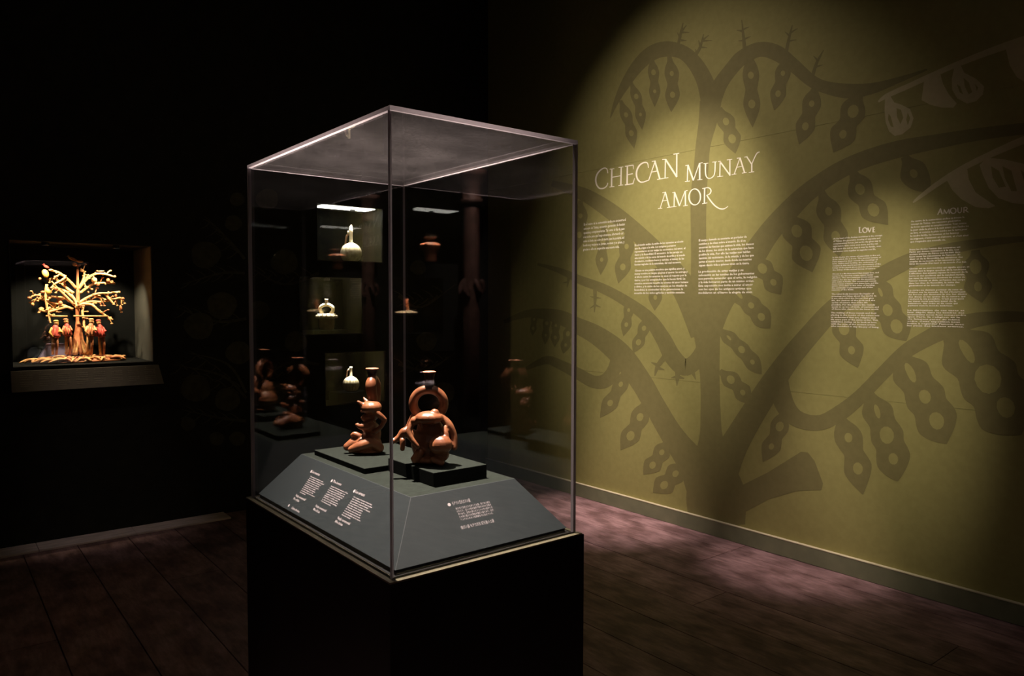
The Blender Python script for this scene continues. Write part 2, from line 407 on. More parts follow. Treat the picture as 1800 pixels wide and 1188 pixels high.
TREE = [
    [(1262,925,96),(1258,870,104),(1252,820,76),(1250,770,42),(1249,720,35),(1248,670,34),(1246,630,38),(1243,590,46),(1240,550,54),(1235,515,44),(1229,470,29),(1228,420,27),(1228,350,28),(1232,300,26),(1236,255,26),(1244,215,32),(1249,180,38)],
    [(1250,185,34),(1240,145,30),(1222,112,27),(1200,92,25),(1172,86,27),(1145,94,26),(1120,117,22),(1098,150,16),(1082,182,8),(1073,207,1.5)],
    [(1249,185,34),(1265,150,26),(1285,122,24),(1305,101,26),(1335,87,26),(1365,93,28),(1395,115,24),(1425,141,22),(1450,153,22),(1490,160,26),(1530,156,20),(1570,144,12),(1630,122,3)],
    [(1238,585,50),(1208,515,46),(1165,455,34),(1122,411,30),(1080,376,29),(1040,349,25),(1010,335,20),(970,322,10)],
    [(1246,580,44),(1272,527,38),(1310,472,44),(1350,412,38),(1385,372,36),(1420,338,32),(1470,303,30),(1520,280,30),(1580,262,30),(1640,250,26),(1720,236,22),(1800,226,20),(1900,216,14),(2040,214,2)],
    [(945,464,4),(985,476,10),(1020,492,15),(1060,507,17),(1100,529,19),(1140,559,23),(1165,594,27),(1182,626,30),(1202,645,30),(1222,636,28),(1240,610,30),(1250,575,34)],
    [(885,566,6),(930,551,14),(980,556,24),(1012,571,28),(1050,590,34),(1090,622,40),(1125,668,38),(1150,711,37),(1180,762,40),(1210,803,50),(1240,840,70)],
    [(1088,618,24),(1080,648,23),(1066,668,25),(1044,671,22),(1015,656,20),(985,641,17),(960,633,14),(925,648,6)],
    [(1250,860,80),(1285,792,52),(1320,732,44),(1352,682,42),(1387,632,38),(1422,590,36),(1460,548,34),(1500,515,30),(1550,483,28),(1600,458,26),(1660,440,22),(1720,428,16),(1800,420,10),(1880,420,6),(1960,432,1)],
    [(1366,662,36),(1379,710,34),(1402,736,29),(1440,743,27),(1476,726,28),(1512,697,25),(1550,658,24),(1592,618,26),(1632,594,28),(1668,577,32),(1712,563,26),(1760,557,20),(1800,557,18),(1890,566,12),(1990,596,2)],
]
TWIGS = [  # spine then barbs
    [(1192,80,5),(1196,62,5),(1201,40,1.5)], [(1195,66,4),(1191,57,1)], [(1197,71,4),(1207,71,1)], [(1198,57,4),(1212,57,1)], [(1199,54,4),(1207,44,1)],
    [(1222,98,6),(1231,83,5),(1237,60,1.5)], [(1224,93,4),(1223,86,1)], [(1231,83,4),(1243,84,1)], [(1231,80,4),(1228,71,1)], [(1235,72,4),(1252,71,1)], [(1236,70,4),(1246,62,1)],
    [(1309,86,7),(1307,64,5),(1304,35,1.5)], [(1308,71,4),(1298,72,1)], [(1308,69,4),(1320,64,1)], [(1306,55,5),(1295,53,1)], [(1306,52,4),(1317,47,1)],
    [(1382,92,6),(1387,68,5),(1393,44,1.5)], [(1386,72,4),(1400,70,1)], [(1387,62,4),(1380,56,1)], [(1389,58,4),(1402,50,1)],
    [(1428,135,6),(1436,110,5),(1448,88,1.5)], [(1433,118,4),(1446,114,1)], [(1437,106,4),(1430,98,1)],
    [(1046,508,7),(1046,530,5),(1045,549,1.5)], [(1046,523,4),(1037,521,1)], [(1046,523,4),(1057,524,1)], [(1046,536,4),(1037,542,1)], [(1046,536,4),(1056,540,1)],
    [(1000,487,6),(997,505,1.5)], [(1000,495,4),(990,497,1)],
    [(1168,628,10),(1156,644,8),(1151,661,1.5)], [(1157,642,7),(1145,637,1.5)], [(1155,646,7),(1168,650,1.5)],
    [(1192,648,10),(1191,662,8),(1190,678,1.5)], [(1191,662,7),(1180,664,1.5)], [(1191,662,7),(1203,665,1.5)],
    [(1215,640,9),(1218,654,7),(1223,667,1.5)], [(1217,651,6),(1208,660,1.5)], [(1217,651,6),(1228,643,1.5)],
]
mb = MB()
for q, t in enumerate(TREE): stroke_px(mb, t, 0.0006 + q*0.00008)
STUMP = [(1214,924),(1213,885),(1203,850),(1194,818),(1232,800),(1276,768),(1300,852),(1298,856),(1350,830),(1408,794),(1420,795),(1432,810),(1447,850),(1444,861),(1400,863),(1350,878),(1310,900),(1286,926)]
poly_px(mb, STUMP, 0.0015)
for q, t in enumerate(TWIGS): stroke_px(mb, t, 0.00152 + q*0.000004, 4)
mb.build('painted_tree', M['mural'], wall_right)

PODS = [  # stem x,y, tip x,y, half width, seeds, bend
    (1093,184,1115,261,10.5,2,3),(1111,152,1129,228,9.5,2,4),(1146,108,1151,188,10,2,2),(1177,108,1180,197,13,2,4),(1267,197,1293,270,16,2,4),(1319,100,1323,224,15,2,0),
    (1381,108,1361,194,14,2,0),(1432,158,1405,254,17,2,2),(1508,170,1465,268,23,2,3),
    (1388,384,1428,478,27,2,4),(1446,345,1476,452,22,2,4),(1503,307,1561,395,24,2,-8),(1594,280,1634,338,24,1,-4),
    (1327,460,1373,518,19,2,4),(1287,510,1354,577,18,3,5),(1268,584,1339,658,14,3,5),(1270,657,1320,711,16,2,5),(1376,728,1341,812,17,2,4),
    (1061,405,1056,483,11,2,0),(1103,412,1087,498,14,2,3),(1154,478,1151,546,12,2,0),(1106,530,1096,591,9.5,2,2),(1136,562,1113,621,11,2,2),
    (1100,655,1055,734,14,2,3),(1131,712,1091,791,17,2,5),(1170,780,1131,834,16,2,4),(1196,818,1148,866,19,2,5),
    (1476,556,1508,646,22,2,0),(1543,494,1593,599,25,3,-6),(1716,448,1726,532,25,2,-4),
    (1476,735,1517,869,25,2,6),(1528,697,1578,846,30,3,8),(1582,628,1664,780,37,3,6),(1672,585,1795,764,56,3,8),
    (962,556,958,606,7,2,0),(940,552,936,590,6,2,0),(1000,575,990,622,9,2,1),(978,560,975,610,8,2,0),(1020,360,1015,440,13,2,2),
]
PROF = {1: [(0,.3),(.12,.42),(.35,1),(.6,.95),(.82,.6),(1,.02)],
        2: [(0,.30),(.10,.42),(.20,.80),(.31,.98),(.43,.82),(.50,.70),(.58,.84),(.69,1.0),(.80,.78),(.90,.42),(1,.02)],
        3: [(0,.28),(.08,.42),(.18,.82),(.25,.90),(.36,.78),(.44,.90),(.52,.98),(.61,.86),(.70,.98),(.79,1.0),(.88,.72),(.95,.35),(1,.02)]}
SEED = {1: [.45], 2: [.31, .69], 3: [.23, .50, .76]}
for (x0, y0, x1, y1, hw, ns, bend) in PODS:
    l = math.hypot(x1-x0, y1-y0); ext = min(9, l*0.10); x0, y0 = x0-(x1-x0)/l*ext, y0-(y1-y0)/l*ext
    dx, dy = x1-x0, y1-y0; l = math.hypot(dx, dy); ux, uy = dx/l, dy/l; nx, ny = -uy, ux
    cen = lambda t: (x0+dx*t - nx*bend*math.sin(math.pi*t), y0+dy*t - ny*bend*math.sin(math.pi*t))
    mb = MB(); pr = spline(PROF[ns], 3); L, R = [], []
    for t, wv in pr:
        cx, cy = cen(t); L.append(wallpt(cx+nx*hw*wv, cy+ny*hw*wv, 0.0018)); R.append(wallpt(cx-nx*hw*wv, cy-ny*hw*wv, 0.0018))
    for i in range(len(pr)-1): mb.quad(L[i], L[i+1], R[i+1], R[i], 0)
    for q, t in enumerate(SEED[ns]):
        cx, cy = cen(t); rr = hw*(0.35 + 0.07*((q*7+int(x0)) % 3 - 1)); rl = rr*1.25
        rl = min(rl, l*0.36/ns)
        if ns == 3 and q == 0: rr *= 0.45
        mb.add([wallpt(cx+nx*rr*math.cos(a)+ux*rl*math.sin(a)*(1 if math.sin(a) < 0 else 0.8), cy+ny*rr*math.cos(a)+uy*rl*math.sin(a), 0.0020) for a in [2*math.pi*j/12 for j in range(12)]], [tuple(range(12))], 1)
    mb.build('painted_pod', [M['mural'], M['wall_green']], wall_right)

# pale leaf spray at the upper right
mb = MB()
stroke_px(mb, [(1544,179,3),(1560,168,8),(1600,150,9),(1650,127,9),(1700,106,10),(1750,87,12),(1800,70,13),(1860,50,9),(1930,30,2)], 0.0021)
stroke_px(mb, [(1605,356,2),(1616,347,6),(1650,322,9),(1690,297,10),(1740,272,11),(1800,246,13),(1870,220,10),(1950,196,2)], 0.00212)
for ring, slits in (
    ([(1556,172),(1566,170),(1572,180),(1585,184),(1600,192),(1606,208),(1601,224),(1586,236),(1573,239),(1563,231),(1557,215),(1555,195)],
     [[(1562,200),(1566,205),(1571,224),(1566,222),(1561,210)],[(1576,190),(1584,193),(1588,207),(1583,218),(1577,206)],[(1596,198),(1600,208),(1596,220),(1593,210)]]),
    ([(1678,116),(1688,113),(1695,128),(1715,138),(1730,152),(1728,166),(1716,178),(1700,182),(1683,173),(1674,158),(1673,140)],
     [[(1682,148),(1688,152),(1693,166),(1687,162)],[(1694,137),(1703,145),(1709,162),(1703,166),(1696,152)],[(1714,148),(1720,154),(1717,160)]]),
    ([(1722,290),(1735,277),(1765,280),(1800,288),(1830,304),(1842,328),(1830,350),(1806,359),(1780,357),(1755,348),(1738,330),(1728,308)],
     [[(1742,292),(1756,300),(1768,328),(1756,330),(1745,312)],[(1762,292),(1778,300),(1788,336),(1778,336),(1766,312)],[(1794,298),(1810,312),(1814,334),(1804,330)]])):
    poly_px(mb, ring, 0.00215, 0)
    for s_ in slits: poly_px(mb, s_, 0.0022, 1)
poly_px(mb, [(1625,138),(1652,126),(1658,148),(1668,166),(1682,182),(1676,189),(1655,189),(1635,184),(1620,176),(1622,160)], 0.00217)
poly_px(mb, [(1768,85),(1806,70),(1814,92),(1828,116),(1840,134),(1826,146),(1804,146),(1788,136),(1775,115)], 0.00217)
poly_px(mb, [(1664,316),(1700,294),(1703,315),(1715,338),(1735,352),(1750,362),(1738,366),(1715,364),(1690,350),(1674,334)], 0.00217)
mb.build('painted_leaf_spray', [M['mural_pale'], M['wall_green']], wall_right)

# headline letters, drawn stroke by stroke
def crop(x0, y0, sc): return lambda pts: [(x0+p[0]*sc, y0+p[1]*sc, p[2]*sc) for p in pts]
c1, c2 = crop(1040, 260, 100/1485), crop(1110, 260, 100/1485)
c3, c4 = crop(1200, 260, 80/1485), crop(1265, 260, 80/1485)
c5, c6, c7 = crop(1150, 320, 140/1800), crop(1500, 390, 50/1800), crop(1640, 355, 70/1800)
def ln(x0, y0, x1, y1, w0, w1=None): return [(x0, y0, w0), (x1, y1, w1 or w0)]
def ring(cx, cy, rx, ry, w0, w1): return [(cx+rx*math.cos(a), cy+ry*math.sin(a), w0+(w1-w0)*abs(math.cos(a+0.4))) for a in [2*math.pi*i/20 for i in range(21)]]
def curve(w, *pts): return [(x, y, w[0]+(w[1]-w[0])*math.sin(math.pi*i/(len(pts)-1))) for i, (x, y) in enumerate(pts)]
LETTERS = [
 (c1, [curve((20,40),(425,660),(405,560),(360,525),(290,540),(200,610),(135,710),(110,830),(130,950),(190,1040),(265,1062),(350,1035),(405,975),(425,910))]),
 (c1, [ln(530,550,522,1005,38), ln(475,555,595,540,20), ln(468,1020,595,1005,20), ln(775,500,765,970,38), ln(705,510,830,495,20), ln(700,985,825,965,20), ln(540,765,765,725,22)]),
 (c1, [ln(935,470,928,945,38), ln(870,482,1090,448,26), ln(1088,445,1094,555,24,12), ln(945,700,1078,670,24,30), ln(870,965,1085,932,28), ln(1078,938,1125,790,26,12)]),
 (c2, [curve((18,42),(445,520),(430,420),(395,382),(300,392),(210,460),(150,570),(132,690),(160,810),(230,885),(310,890),(400,860),(460,840))]),
 (c2, [ln(612,370,450,850,24), ln(612,340,740,800,40), ln(535,355,635,335,20), ln(540,630,680,600,22), ln(670,825,830,795,22)]),
 (c2, [ln(890,300,880,780,28), ln(805,302,905,295,22), ln(800,798,965,775,20), ln(890,295,1188,758,44), ln(1182,755,1186,150,34), ln(1095,165,1250,140,24)]),
 (c3, [ln(172,560,155,1085,34), ln(90,578,205,560,24), ln(75,1098,240,1078,22), ln(175,560,355,1060,50), ln(352,1062,550,500,28), ln(558,500,560,1030,48), ln(535,505,655,482,24), ln(480,1045,645,1025,22)]),
 (c3, [[(750,510,46),(745,700,42),(755,870,38),(800,965,34),(870,995,30),(950,970,28),(1020,900,30),(1050,800,32),(1060,640,36),(1066,450,40)], ln(685,518,840,495,20), ln(970,465,1115,448,20)]),
 (c3, [ln(1225,440,1215,925,34), ln(1155,448,1235,432,20), ln(1130,942,1325,918,22)]),
 (c4, [ln(5,430,348,900,46), ln(338,890,338,372,36), ln(240,392,415,368,22)]),
 (c4, [ln(662,340,480,850,28), ln(668,322,815,805,46), ln(565,338,692,322,22), ln(580,630,725,600,24), ln(395,872,550,848,22), ln(730,822,885,800,22)]),
 (c4, [ln(885,280,1050,535,42), [(1052,525,28),(1110,390,30),(1190,220,34),(1250,150,34),(1312,132,22)], ln(1050,515,1050,780,44), ln(810,302,905,283,24), ln(955,802,1130,775,24)]),
 (c5, [ln(250,235,140,582,18), ln(253,228,342,562,30), ln(185,242,268,225,14), ln(188,425,292,410,16), ln(85,600,185,588,15), ln(290,576,400,562,15)]),
 (c5, [ln(460,232,450,552,24), ln(410,240,478,228,14), ln(400,562,505,548,15), ln(462,232,575,540,34), ln(572,540,698,205,18), ln(705,205,708,525,30), ln(690,207,755,185,15), ln(655,542,760,522,15)]),
 (c5, [ring(918,335,130,180,18,32)]),
 (c5, [ln(1142,138,1135,478,30), ln(1085,490,1200,470,15), [(1085,148,14),(1150,136,18),(1215,126,20),(1265,150,26),(1285,200,28),(1265,255,24),(1225,285,18),(1180,300,16)], [(1190,298,26),(1260,400,30),(1350,510,30),(1440,580,28),(1520,608,26),(1590,600,22),(1672,548,10)]]),
 (c6, [ln(400,330,400,700,75), ln(370,680,545,665,45), ln(340,345,460,335,30)]), (c6, [ring(735,520,140,150,45,75)]),
 (c6, [ln(920,365,1035,655,80), ln(1030,650,1140,360,50)]), (c6, [ln(1255,340,1255,655,80), ln(1230,345,1375,328,40), ln(1255,485,1355,470,40), ln(1230,648,1385,628,40)]),
 (c7, [ln(340,295,215,580,38), ln(335,295,425,555,60), ln(270,465,395,440,32)]), (c7, [ln(510,335,495,545,38), ln(505,335,615,530,55), ln(612,530,720,325,36), ln(718,320,745,535,52)]),
 (c7, [ring(920,395,125,122,35,55)]), (c7, [[(1130,250,52),(1130,400,48),(1150,460,44),(1205,490,40),(1265,455,40),(1290,390,40),(1300,240,42)]]),
 (c7, [ln(1405,238,1400,492,55), [(1400,250,34),(1500,238,36),(1550,290,46),(1500,355,36),(1410,375,30)], ln(1470,370,1605,470,50,40)]),
]
for fn, strokes in LETTERS:
    mb = MB()
    for q, s_ in enumerate(strokes): stroke_px(mb, fn(s_), 0.0023 + q*0.00003, 6)
    mb.build('letter', M['letter'], wall_right)

# running text
def text_mesh(txt, bold=0.0):
    cu = bpy.data.curves.new('t', 'FONT'); cu.body = txt; cu.resolution_u = 1; cu.size = 1.0; cu.offset = bold
    cu.fill_mode = 'FRONT'
    o = bpy.data.objects.new('t', cu); COL.objects.link(o)
    dg = bpy.context.evaluated_depsgraph_get(); dg.update()
    me = bpy.data.meshes.new_from_object(o.evaluated_get(dg))
    vs = [v.co.copy() for v in me.vertices]; fs = [tuple(p.vertices) for p in me.polygons]
    bpy.data.objects.remove(o); bpy.data.curves.remove(cu); bpy.data.meshes.remove(me)
    return vs, fs
def put_line(mb, txt, org, U, V, width, size, mi=0, bold=0.018):
    """one line of type: fitted to width when width is given, else set at its size"""
    vs, fs = text_mesh(txt, bold)
    if not vs: return
    x0 = min(v.x for v in vs); x1 = max(v.x for v in vs)
    sx = width/(x1-x0) if width else size
    mb.add([org + U*((v.x-x0)*sx) + V*(v.y*size) for v in vs], fs, mi)
def block(name, parent, lines, tl, bl, tr, U, V, project, mat, frac=0.72, bold=0.03, widths=None):
    """a paragraph between the pixel of its first line's left end, last line's left end and first line's right end"""
    A, B, C = project(*tl), project(*bl), project(*tr)
    n = len(lines); wd = (C-A).dot(U); step = (A-B).dot(V)/max(1, n-1) if n > 1 else abs((C-A).length)*0.08
    nmax = max(len(s) for s in lines)
    mb = MB()
    for i, s in enumerate(lines):
        o = A + (B-A)*(i/max(1, n-1)) - V*step*0.28
        wl = wd*(widths[i] if widths else len(s)/nmax)
        put_line(mb, s, o, U, V, wl, step*frac/0.73*1.0, 0, bold)
    return mb.build(name, mat, parent)
def wrap(txt, n):
    def lay(lim):
        out = []; cur = ''
        for wd in txt.split():
            if len(cur)+len(wd)+1 > lim and cur: out.append(cur); cur = wd
            else: cur = (cur+' '+wd).strip()
        return out+[cur]
    lim = len(txt)/n
    while len(lay(lim)) > n: lim += 0.5
    return lay(lim)
prj = lambda px, py: (lambda q: Vector((WX-0.0013, q.y, q.z)))(onX(px, py, WX))
UW, VW = Vector((0, -1, 0)), Vector((0, 0, 1))
ES1 = ["En el centro de la cosmovisión andina se encuentra el", "concepto de Tinkuy, encuentro generador de fuerzas", "opuestas y complementarias. Tal como el día da paso", "a la noche para que luego amanezca, alternando así", "como la lluvia cae sobre la tierra para fecundarla, así", "hombres y mujeres se juntan, se unen y se aman, y", "gracias a ello se engendra una nueva vida."]
ES2 = "En el mundo andino la unión de los opuestos es el acto que da origen a la vida. Los antiguos peruanos representaron en sus vasijas los encuentros del amor, el deseo y la fecundidad. El encuentro de las parejas en este mundo y de los seres del mundo de arriba y el mundo de adentro, mediante besos y caricias, el tinkuy de las fuerzas sagradas de la naturaleza, del cual nacemos."
ES3 = "Checan es una palabra mochica que significa amor, y munay nombra en lengua quechua el querer. La entrega y el afecto entre los amantes se unen al respeto por la tierra y por los antepasados que la hacen fértil. La ceramica ceremonial muestra las escenas del amor humano y divino, y la unión de los cuerpos en los rituales de fecundidad, la continuidad de las generaciones, la sucesión de los ciclos agrícolas y también sexuales."
ES4 = "El cuerpo desnudo se convierte en portador de sentidos y de ideas sobre el mundo. En él se encarnan las fuerzas que animan la vida, los deseos de los dioses, los ciclos de la naturaleza que hace posible la vida. Por ello las vasijas nos hablan también del nacimiento, de la crianza, y de los que parten al mundo interior, desde donde los muertos siguen dando vida a quienes viven en la tierra."
ES5 = "La producción de estas vasijas y su colocación en las tumbas de los gobernantes nos permite entender que el arte, la religión y la vida formaron parte de un mismo orden. Esta exposición nos invita a mirar el amor con los ojos de los antiguos artistas que modelaron en el barro la alegría de vivir."
block('text_block', wall_right, ES1, (1026.5,394.5), (1025,438.5), (1100,388), UW, VW, prj, M['letter'], 0.60, 0.02, [1,.985,.985,.96,.985,.99,.88])
block('text_block', wall_right, wrap(ES2, 7), (1116,431), (1115.6,465), (1205,424.5), UW, VW, prj, M['letter'], 0.60)
block('text_block', wall_right, wrap(ES3, 8), (1116,475.5), (1115,515), (1211,471), UW, VW, prj, M['letter'], 0.60)
block('text_block', wall_right, wrap(ES4, 8), (1228.5,422.5), (1229,466.5), (1325,416), UW, VW, prj, M['letter'], 0.60)
block('text_block', wall_right, wrap(ES5, 7), (1228,477.5), (1228,514.5), (1331,473.5), UW, VW, prj, M['letter'], 0.60)
EN1 = ["At the heart of the Andean worldview is the concept", "of Tinkuy, the generative meeting of opposite and", "complementary forces. Just as the day gives way to", "night before dawn comes once more, and the rain", "falls upon the soil so that it may be fertile, men", "and women come together to engender new life."]
EN = ["In the Andes the union of opposites is the act from which life is born. The ancient artists of Peru shaped in their vessels the meetings of love, desire and fertility, the embraces of couples in this world and the encounters of the beings of the world above and the world below, the tinkuy of the sacred forces of nature.",
      "Checan is a Mochica word that means love, and munay in the Quechua tongue names tender affection. The care between lovers joins with respect for the land and for the ancestors who make it fertile. The ceremonial vessels show scenes of human and divine love, and the union of bodies in the rites of fertility, the continuity of generations and of the seasons of the fields.",
      "The naked body becomes the bearer of meanings and ideas about the world. In it are embodied the forces that give life, the desires of the gods and the cycles of nature that make life possible. For this reason the vessels speak to us too of birth, of nurture and of those who depart for the inner world.",
      "The making of these vessels and their placing in the tombs of the rulers lets us understand that art, religion and life were part of the same order. This exhibition invites us to look at love with the eyes of the ancient artists who modelled in clay the joy of living."]
block('text_block', wall_right, EN1, (1465,419.5), (1464.5,442), (1551,414.5), UW, VW, prj, M['letter'], 0.62)
for t, n, tl, bl, tr in ((EN[0],7,(1463.8,452.5),(1463.6,474.5),(1549,449.5)), (EN[1],9,(1463,481.5),(1462,509.5),(1545,479.5)), (EN[2],8,(1462,516.8),(1462,543),(1545,516)), (EN[3],7,(1460.8,549.5),(1460.6,573),(1546,551))):
    block('text_block', wall_right, wrap(t, n), tl, bl, tr, UW, VW, prj, M['letter'], 0.62)
FR1 = ["Au centre de la cosmovision andine se trouve le", "concept de Tinkuy, une rencontre génératrice", "de forces opposées et complémentaires. Tout comme", "le jour cède la place à la nuit avant que l'aube ne", "se lève, et comme la pluie tombe sur la terre pour", "la rendre fertile, les hommes et les femmes", "se joignent, s'unissent et s'aiment, et c'est ainsi", "que s'engendre une nouvelle vie."]
FR = ["Dans les Andes l'union des contraires est l'acte qui donne naissance à la vie. Les anciens artistes du Pérou ont modelé dans leurs vases les rencontres de l'amour, du désir et de la fécondité, les étreintes des couples de ce monde et les rencontres des êtres du monde d'en haut et du monde d'en bas.",
      "Checan est un mot mochica qui signifie amour, et munay dans la langue quechua dit la tendresse. L'affection des amants rejoint le respect de la terre et des ancêtres qui la rendent fertile. Les vases de cérémonie montrent les scènes de l'amour humain et divin, et l'union des corps dans les rites de fécondité, la suite des générations et les saisons des champs.",
      "Le corps nu devient porteur de sens et d'idées sur le monde. En lui s'incarnent les forces qui donnent la vie, les désirs des dieux et les cycles de la nature qui rendent la vie possible. C'est pourquoi les vases nous parlent aussi de la naissance, des soins et de ceux qui partent vers le monde intérieur.",
      "La fabrication de ces vases et leur dépôt dans les tombes des souverains nous font comprendre que l'art, la religion et la vie faisaient partie du même ordre. Cette exposition nous invite à regarder l'amour avec les yeux des anciens artistes."]
block('text_block', wall_right, FR1, (1601.5,389), (1600,425), (1704,381), UW, VW, prj, M['letter'], 0.60)
for t, n, tl, bl, tr in ((FR[0],7,(1599,438.8),(1598.5,464),(1700,433.5)), (FR[1],8,(1598.5,472.3),(1597.6,502),(1704,470)), (FR[2],8,(1597,510),(1596.4,537),(1700,509)), (FR[3],8,(1595.5,545),(1594.5,572),(1699,547))):
    block('text_block', wall_right, wrap(t, n), tl, bl, tr, UW, VW, prj, M['letter'], 0.62)

# ------------------------------------------------------------------ dim fruit mural on the left wall
def lpt(px, py, off=0.0012): q = onY(px, py, LY); return Vector((q.x, LY-off, q.z))
mb = MB()
for i, (x, y, r_) in enumerate([(417,350,13),(410,392,15),(361,448,26),(390,537,26),(350,573,26),(419,620,22),(344,682,26),(399,702,22),(330,745,13),(381,771,13),(417,771,14),(470,350,20),(500,460,24),(520,600,20),(480,690,22),(455,545,18),(750,600,18),(780,690,20),(735,470,14)]):
    pts = [lpt(x+r_*(1+0.08*math.sin(3*a+i))*math.cos(a), y+r_*0.92*math.sin(a)) for a in [2*math.pi*j/18 for j in range(18)]]
    mb.add(pts, [tuple(range(18))], 0)
def lstroke(mb, pts, off=0.0009):
    sp = spline(pts, 5)
    for i in range(len(sp)-1):
        (xa, ya, wa), (xb, yb, wb) = sp[i], sp[i+1]; l = math.hypot(xb-xa, yb-ya) or 1
        nx, ny = -(yb-ya)/l/2, (xb-xa)/l/2
        mb.quad(lpt(xa+nx*wa, ya+ny*wa, off), lpt(xb+nx*wb, yb+ny*wb, off), lpt(xb-nx*wb, yb-ny*wb, off), lpt(xa-nx*wa, ya-ny*wa, off), 0)
for (a, b, c) in [((430,480),(390,480),(320,500)), ((430,455),(400,420),(360,380)), ((433,700),(390,660),(300,640)), ((433,690),(400,640),(330,620)), ((433,560),(380,565),(310,540)), ((433,740),(390,735),(320,720)), ((560,480),(500,500),(440,470)), ((560,640),(500,640),(440,690)), ((700,520),(740,540),(800,500)), ((700,640),(750,650),(800,620))]:
    lstroke(mb, [(*a, 5), (*b, 4), (*c, 1)])
    for t in range(10):
        u = 0.1+0.085*t; x = a[0]+(c[0]-a[0])*u; y = a[1]+(c[1]-a[1])*u + (b[1]-(a[1]+c[1])/2)*4*u*(1-u)*0.5
        s_ = 1 if t % 2 else -1; lstroke(mb, [(x, y, 2.4), (x-9, y+s_*8, 2), (x-20, y+s_*13, 0.6)])
mb.build('painted_fruit_branches', M['dark_mural'], wall_left)

# ------------------------------------------------------------------ niches
def niche(name, rect, yf, depth, label, mats=('niche_back', 'niche_side', 'niche_back'), lamp=None, group=None, strip=False, lamp2=None):
    """rect x0,x1,z0,z1 in a wall at y=yf; depth is signed away from the room"""
    x0, x1, z0, z1 = rect; yb = yf+depth; yi = yf
    t = thing(name, ((x0+x1)/2, yf+depth/2, z0), label, 'display niche', group)
    mb = MB(); mb.quad((x0, yb, z0), (x1, yb, z0), (x1, yb, z1), (x0, yb, z1)); mb.build('back_panel', M[mats[0]], t)
    for xx in (x0, x1):
        mb = MB(); mb.quad((xx, yi, z0), (xx, yb, z0), (xx, yb, z1), (xx, yi, z1)); mb.build('side_panel', M[mats[1]], t)
    mb = MB(); mb.quad((x0, yi, z0), (x1, yi, z0), (x1, yb, z0), (x0, yb, z0)); mb.build('floor_panel', M[mats[0]], t)
    mb = MB(); mb.quad((x0, yi, z1), (x1, yi, z1), (x1, yb, z1), (x0, yb, z1)); mb.build('ceiling_panel', M[mats[2]], t)
    s_ = 1 if depth > 0 else -1
    mb = MB(); mb.box((x0, min(yf+s_*0.004, yf+s_*0.010), z0), (x1, max(yf+s_*0.004, yf+s_*0.010), z1)); mb.build('glass_pane', M['glass'], t)
    # thin frame round the opening
    mb = MB(); e = 0.006; ya, yc = sorted((yf-s_*0.004, yf+s_*0.003))
    for (a, b, c, d) in ((x0-e, x1+e, z0-e, z0), (x0-e, x1+e, z1, z1+e), (x0-e, x0, z0, z1), (x1, x1+e, z0, z1)):
        mb.box((a, ya, c), (b, yc, d))
    mb.build('frame', M['metal_black'], t)
    for lamp in [q for q in (lamp, lamp2) if q]:
        lx, ly, power, size, tgt, colr = lamp
        mb = MB(); mb.lathe([(0.020, 0.0), (0.022, -0.004), (0.022, -0.018), (0.020, -0.020), (0.0195, -0.012)], 14, (lx, ly, z1)); lp = mb.build('lamp', M['metal_black'], t)
        mb = MB(); mb.lathe([(0.0, -0.012), (0.012, -0.012)], 14, (lx, ly, z1)); mb.build('lens', M['led'], lp)
        spot(name + '_lamp', (lx, ly, z1-0.026), tgt, power, size, 0.6, colr, 0.012)
        if strip:
            ya, yc = sorted((yf+s_*0.03, yf+s_*0.20))
            mb = MB(); mb.box((x0+0.06, ya, z1-0.006), (x1-0.05, yc, z1-0.0005)); mb.build('light_panel', M['led' if depth > 0 else 'led_dim'], t)
    return t

WARM = (1, 0.93, 0.80)
cA = onY(617, 430, 5.58); cB = onY(574, 545, 5.56); cC = onY(617, 675, 5.58)
M['niche_tree_side'] = pbr('pale_niche_paint', (0.055, 0.056, 0.046), (0.048, 0.049, 0.041), 20, 0.7, 0.02, 0.3)
niche('display_niche', N_TREE, LY, 0.53, 'large wall niche holding the branching ceramic tree', ('niche_back', 'niche_tree_side', 'niche_back'), lamp=(0.62, LY+0.07, 54, 86, (0.70, LY+0.46, 1.12), (1, 0.80, 0.54)), lamp2=(1.02, LY+0.07, 54, 86, (0.94, LY+0.46, 1.12), (1, 0.80, 0.54)))
niche('display_niche', N_A, LY, 0.35, 'upper wall niche with a bright lit ceiling, highest of three', ('niche_back', 'niche_side', 'niche_tree_side'), lamp=(cA.x+0.01, LY+0.14, 60, 36, (cA.x, 5.58, 1.95), WARM), group='niches on the dark wall', strip=True)
niche('display_niche', N_B, LY, 0.355, 'middle wall niche holding the cream stirrup-handled vessel', ('niche_back', 'niche_side', 'niche_back'), lamp=(cB.x, LY+0.12, 95, 36, (cB.x, 5.56, 1.38), WARM), group='niches on the dark wall')
niche('display_niche', N_C, LY, 0.35, 'lowest wall niche, with a vessel on a black stand', ('niche_back', 'niche_side', 'niche_back'), lamp=(cC.x, LY+0.14, 45, 34, (cC.x, 5.58, 0.85), WARM), group='niches on the dark wall')
niche('display_niche', N_R1, RY, -0.38, 'upper niche of the rear wall, holding a red pot', ('niche_back', 'niche_back', 'niche_tree_side'), lamp=(POT_R.x, RY-0.15, 330, 60, (POT_R.x, POT_R.y, 1.95), (1, 0.8, 0.62)), group='niches on the rear wall', strip=True)
niche('display_niche', N_R2, RY, -0.38, 'middle niche of the rear wall, holding a double-spouted vessel', ('niche_back', 'niche_back', 'niche_back'), lamp=(LEG_R.x, RY-0.15, 420, 44, (LEG_R.x, LEG_R.y, 1.4), (1, 0.8, 0.62)), group='niches on the rear wall')
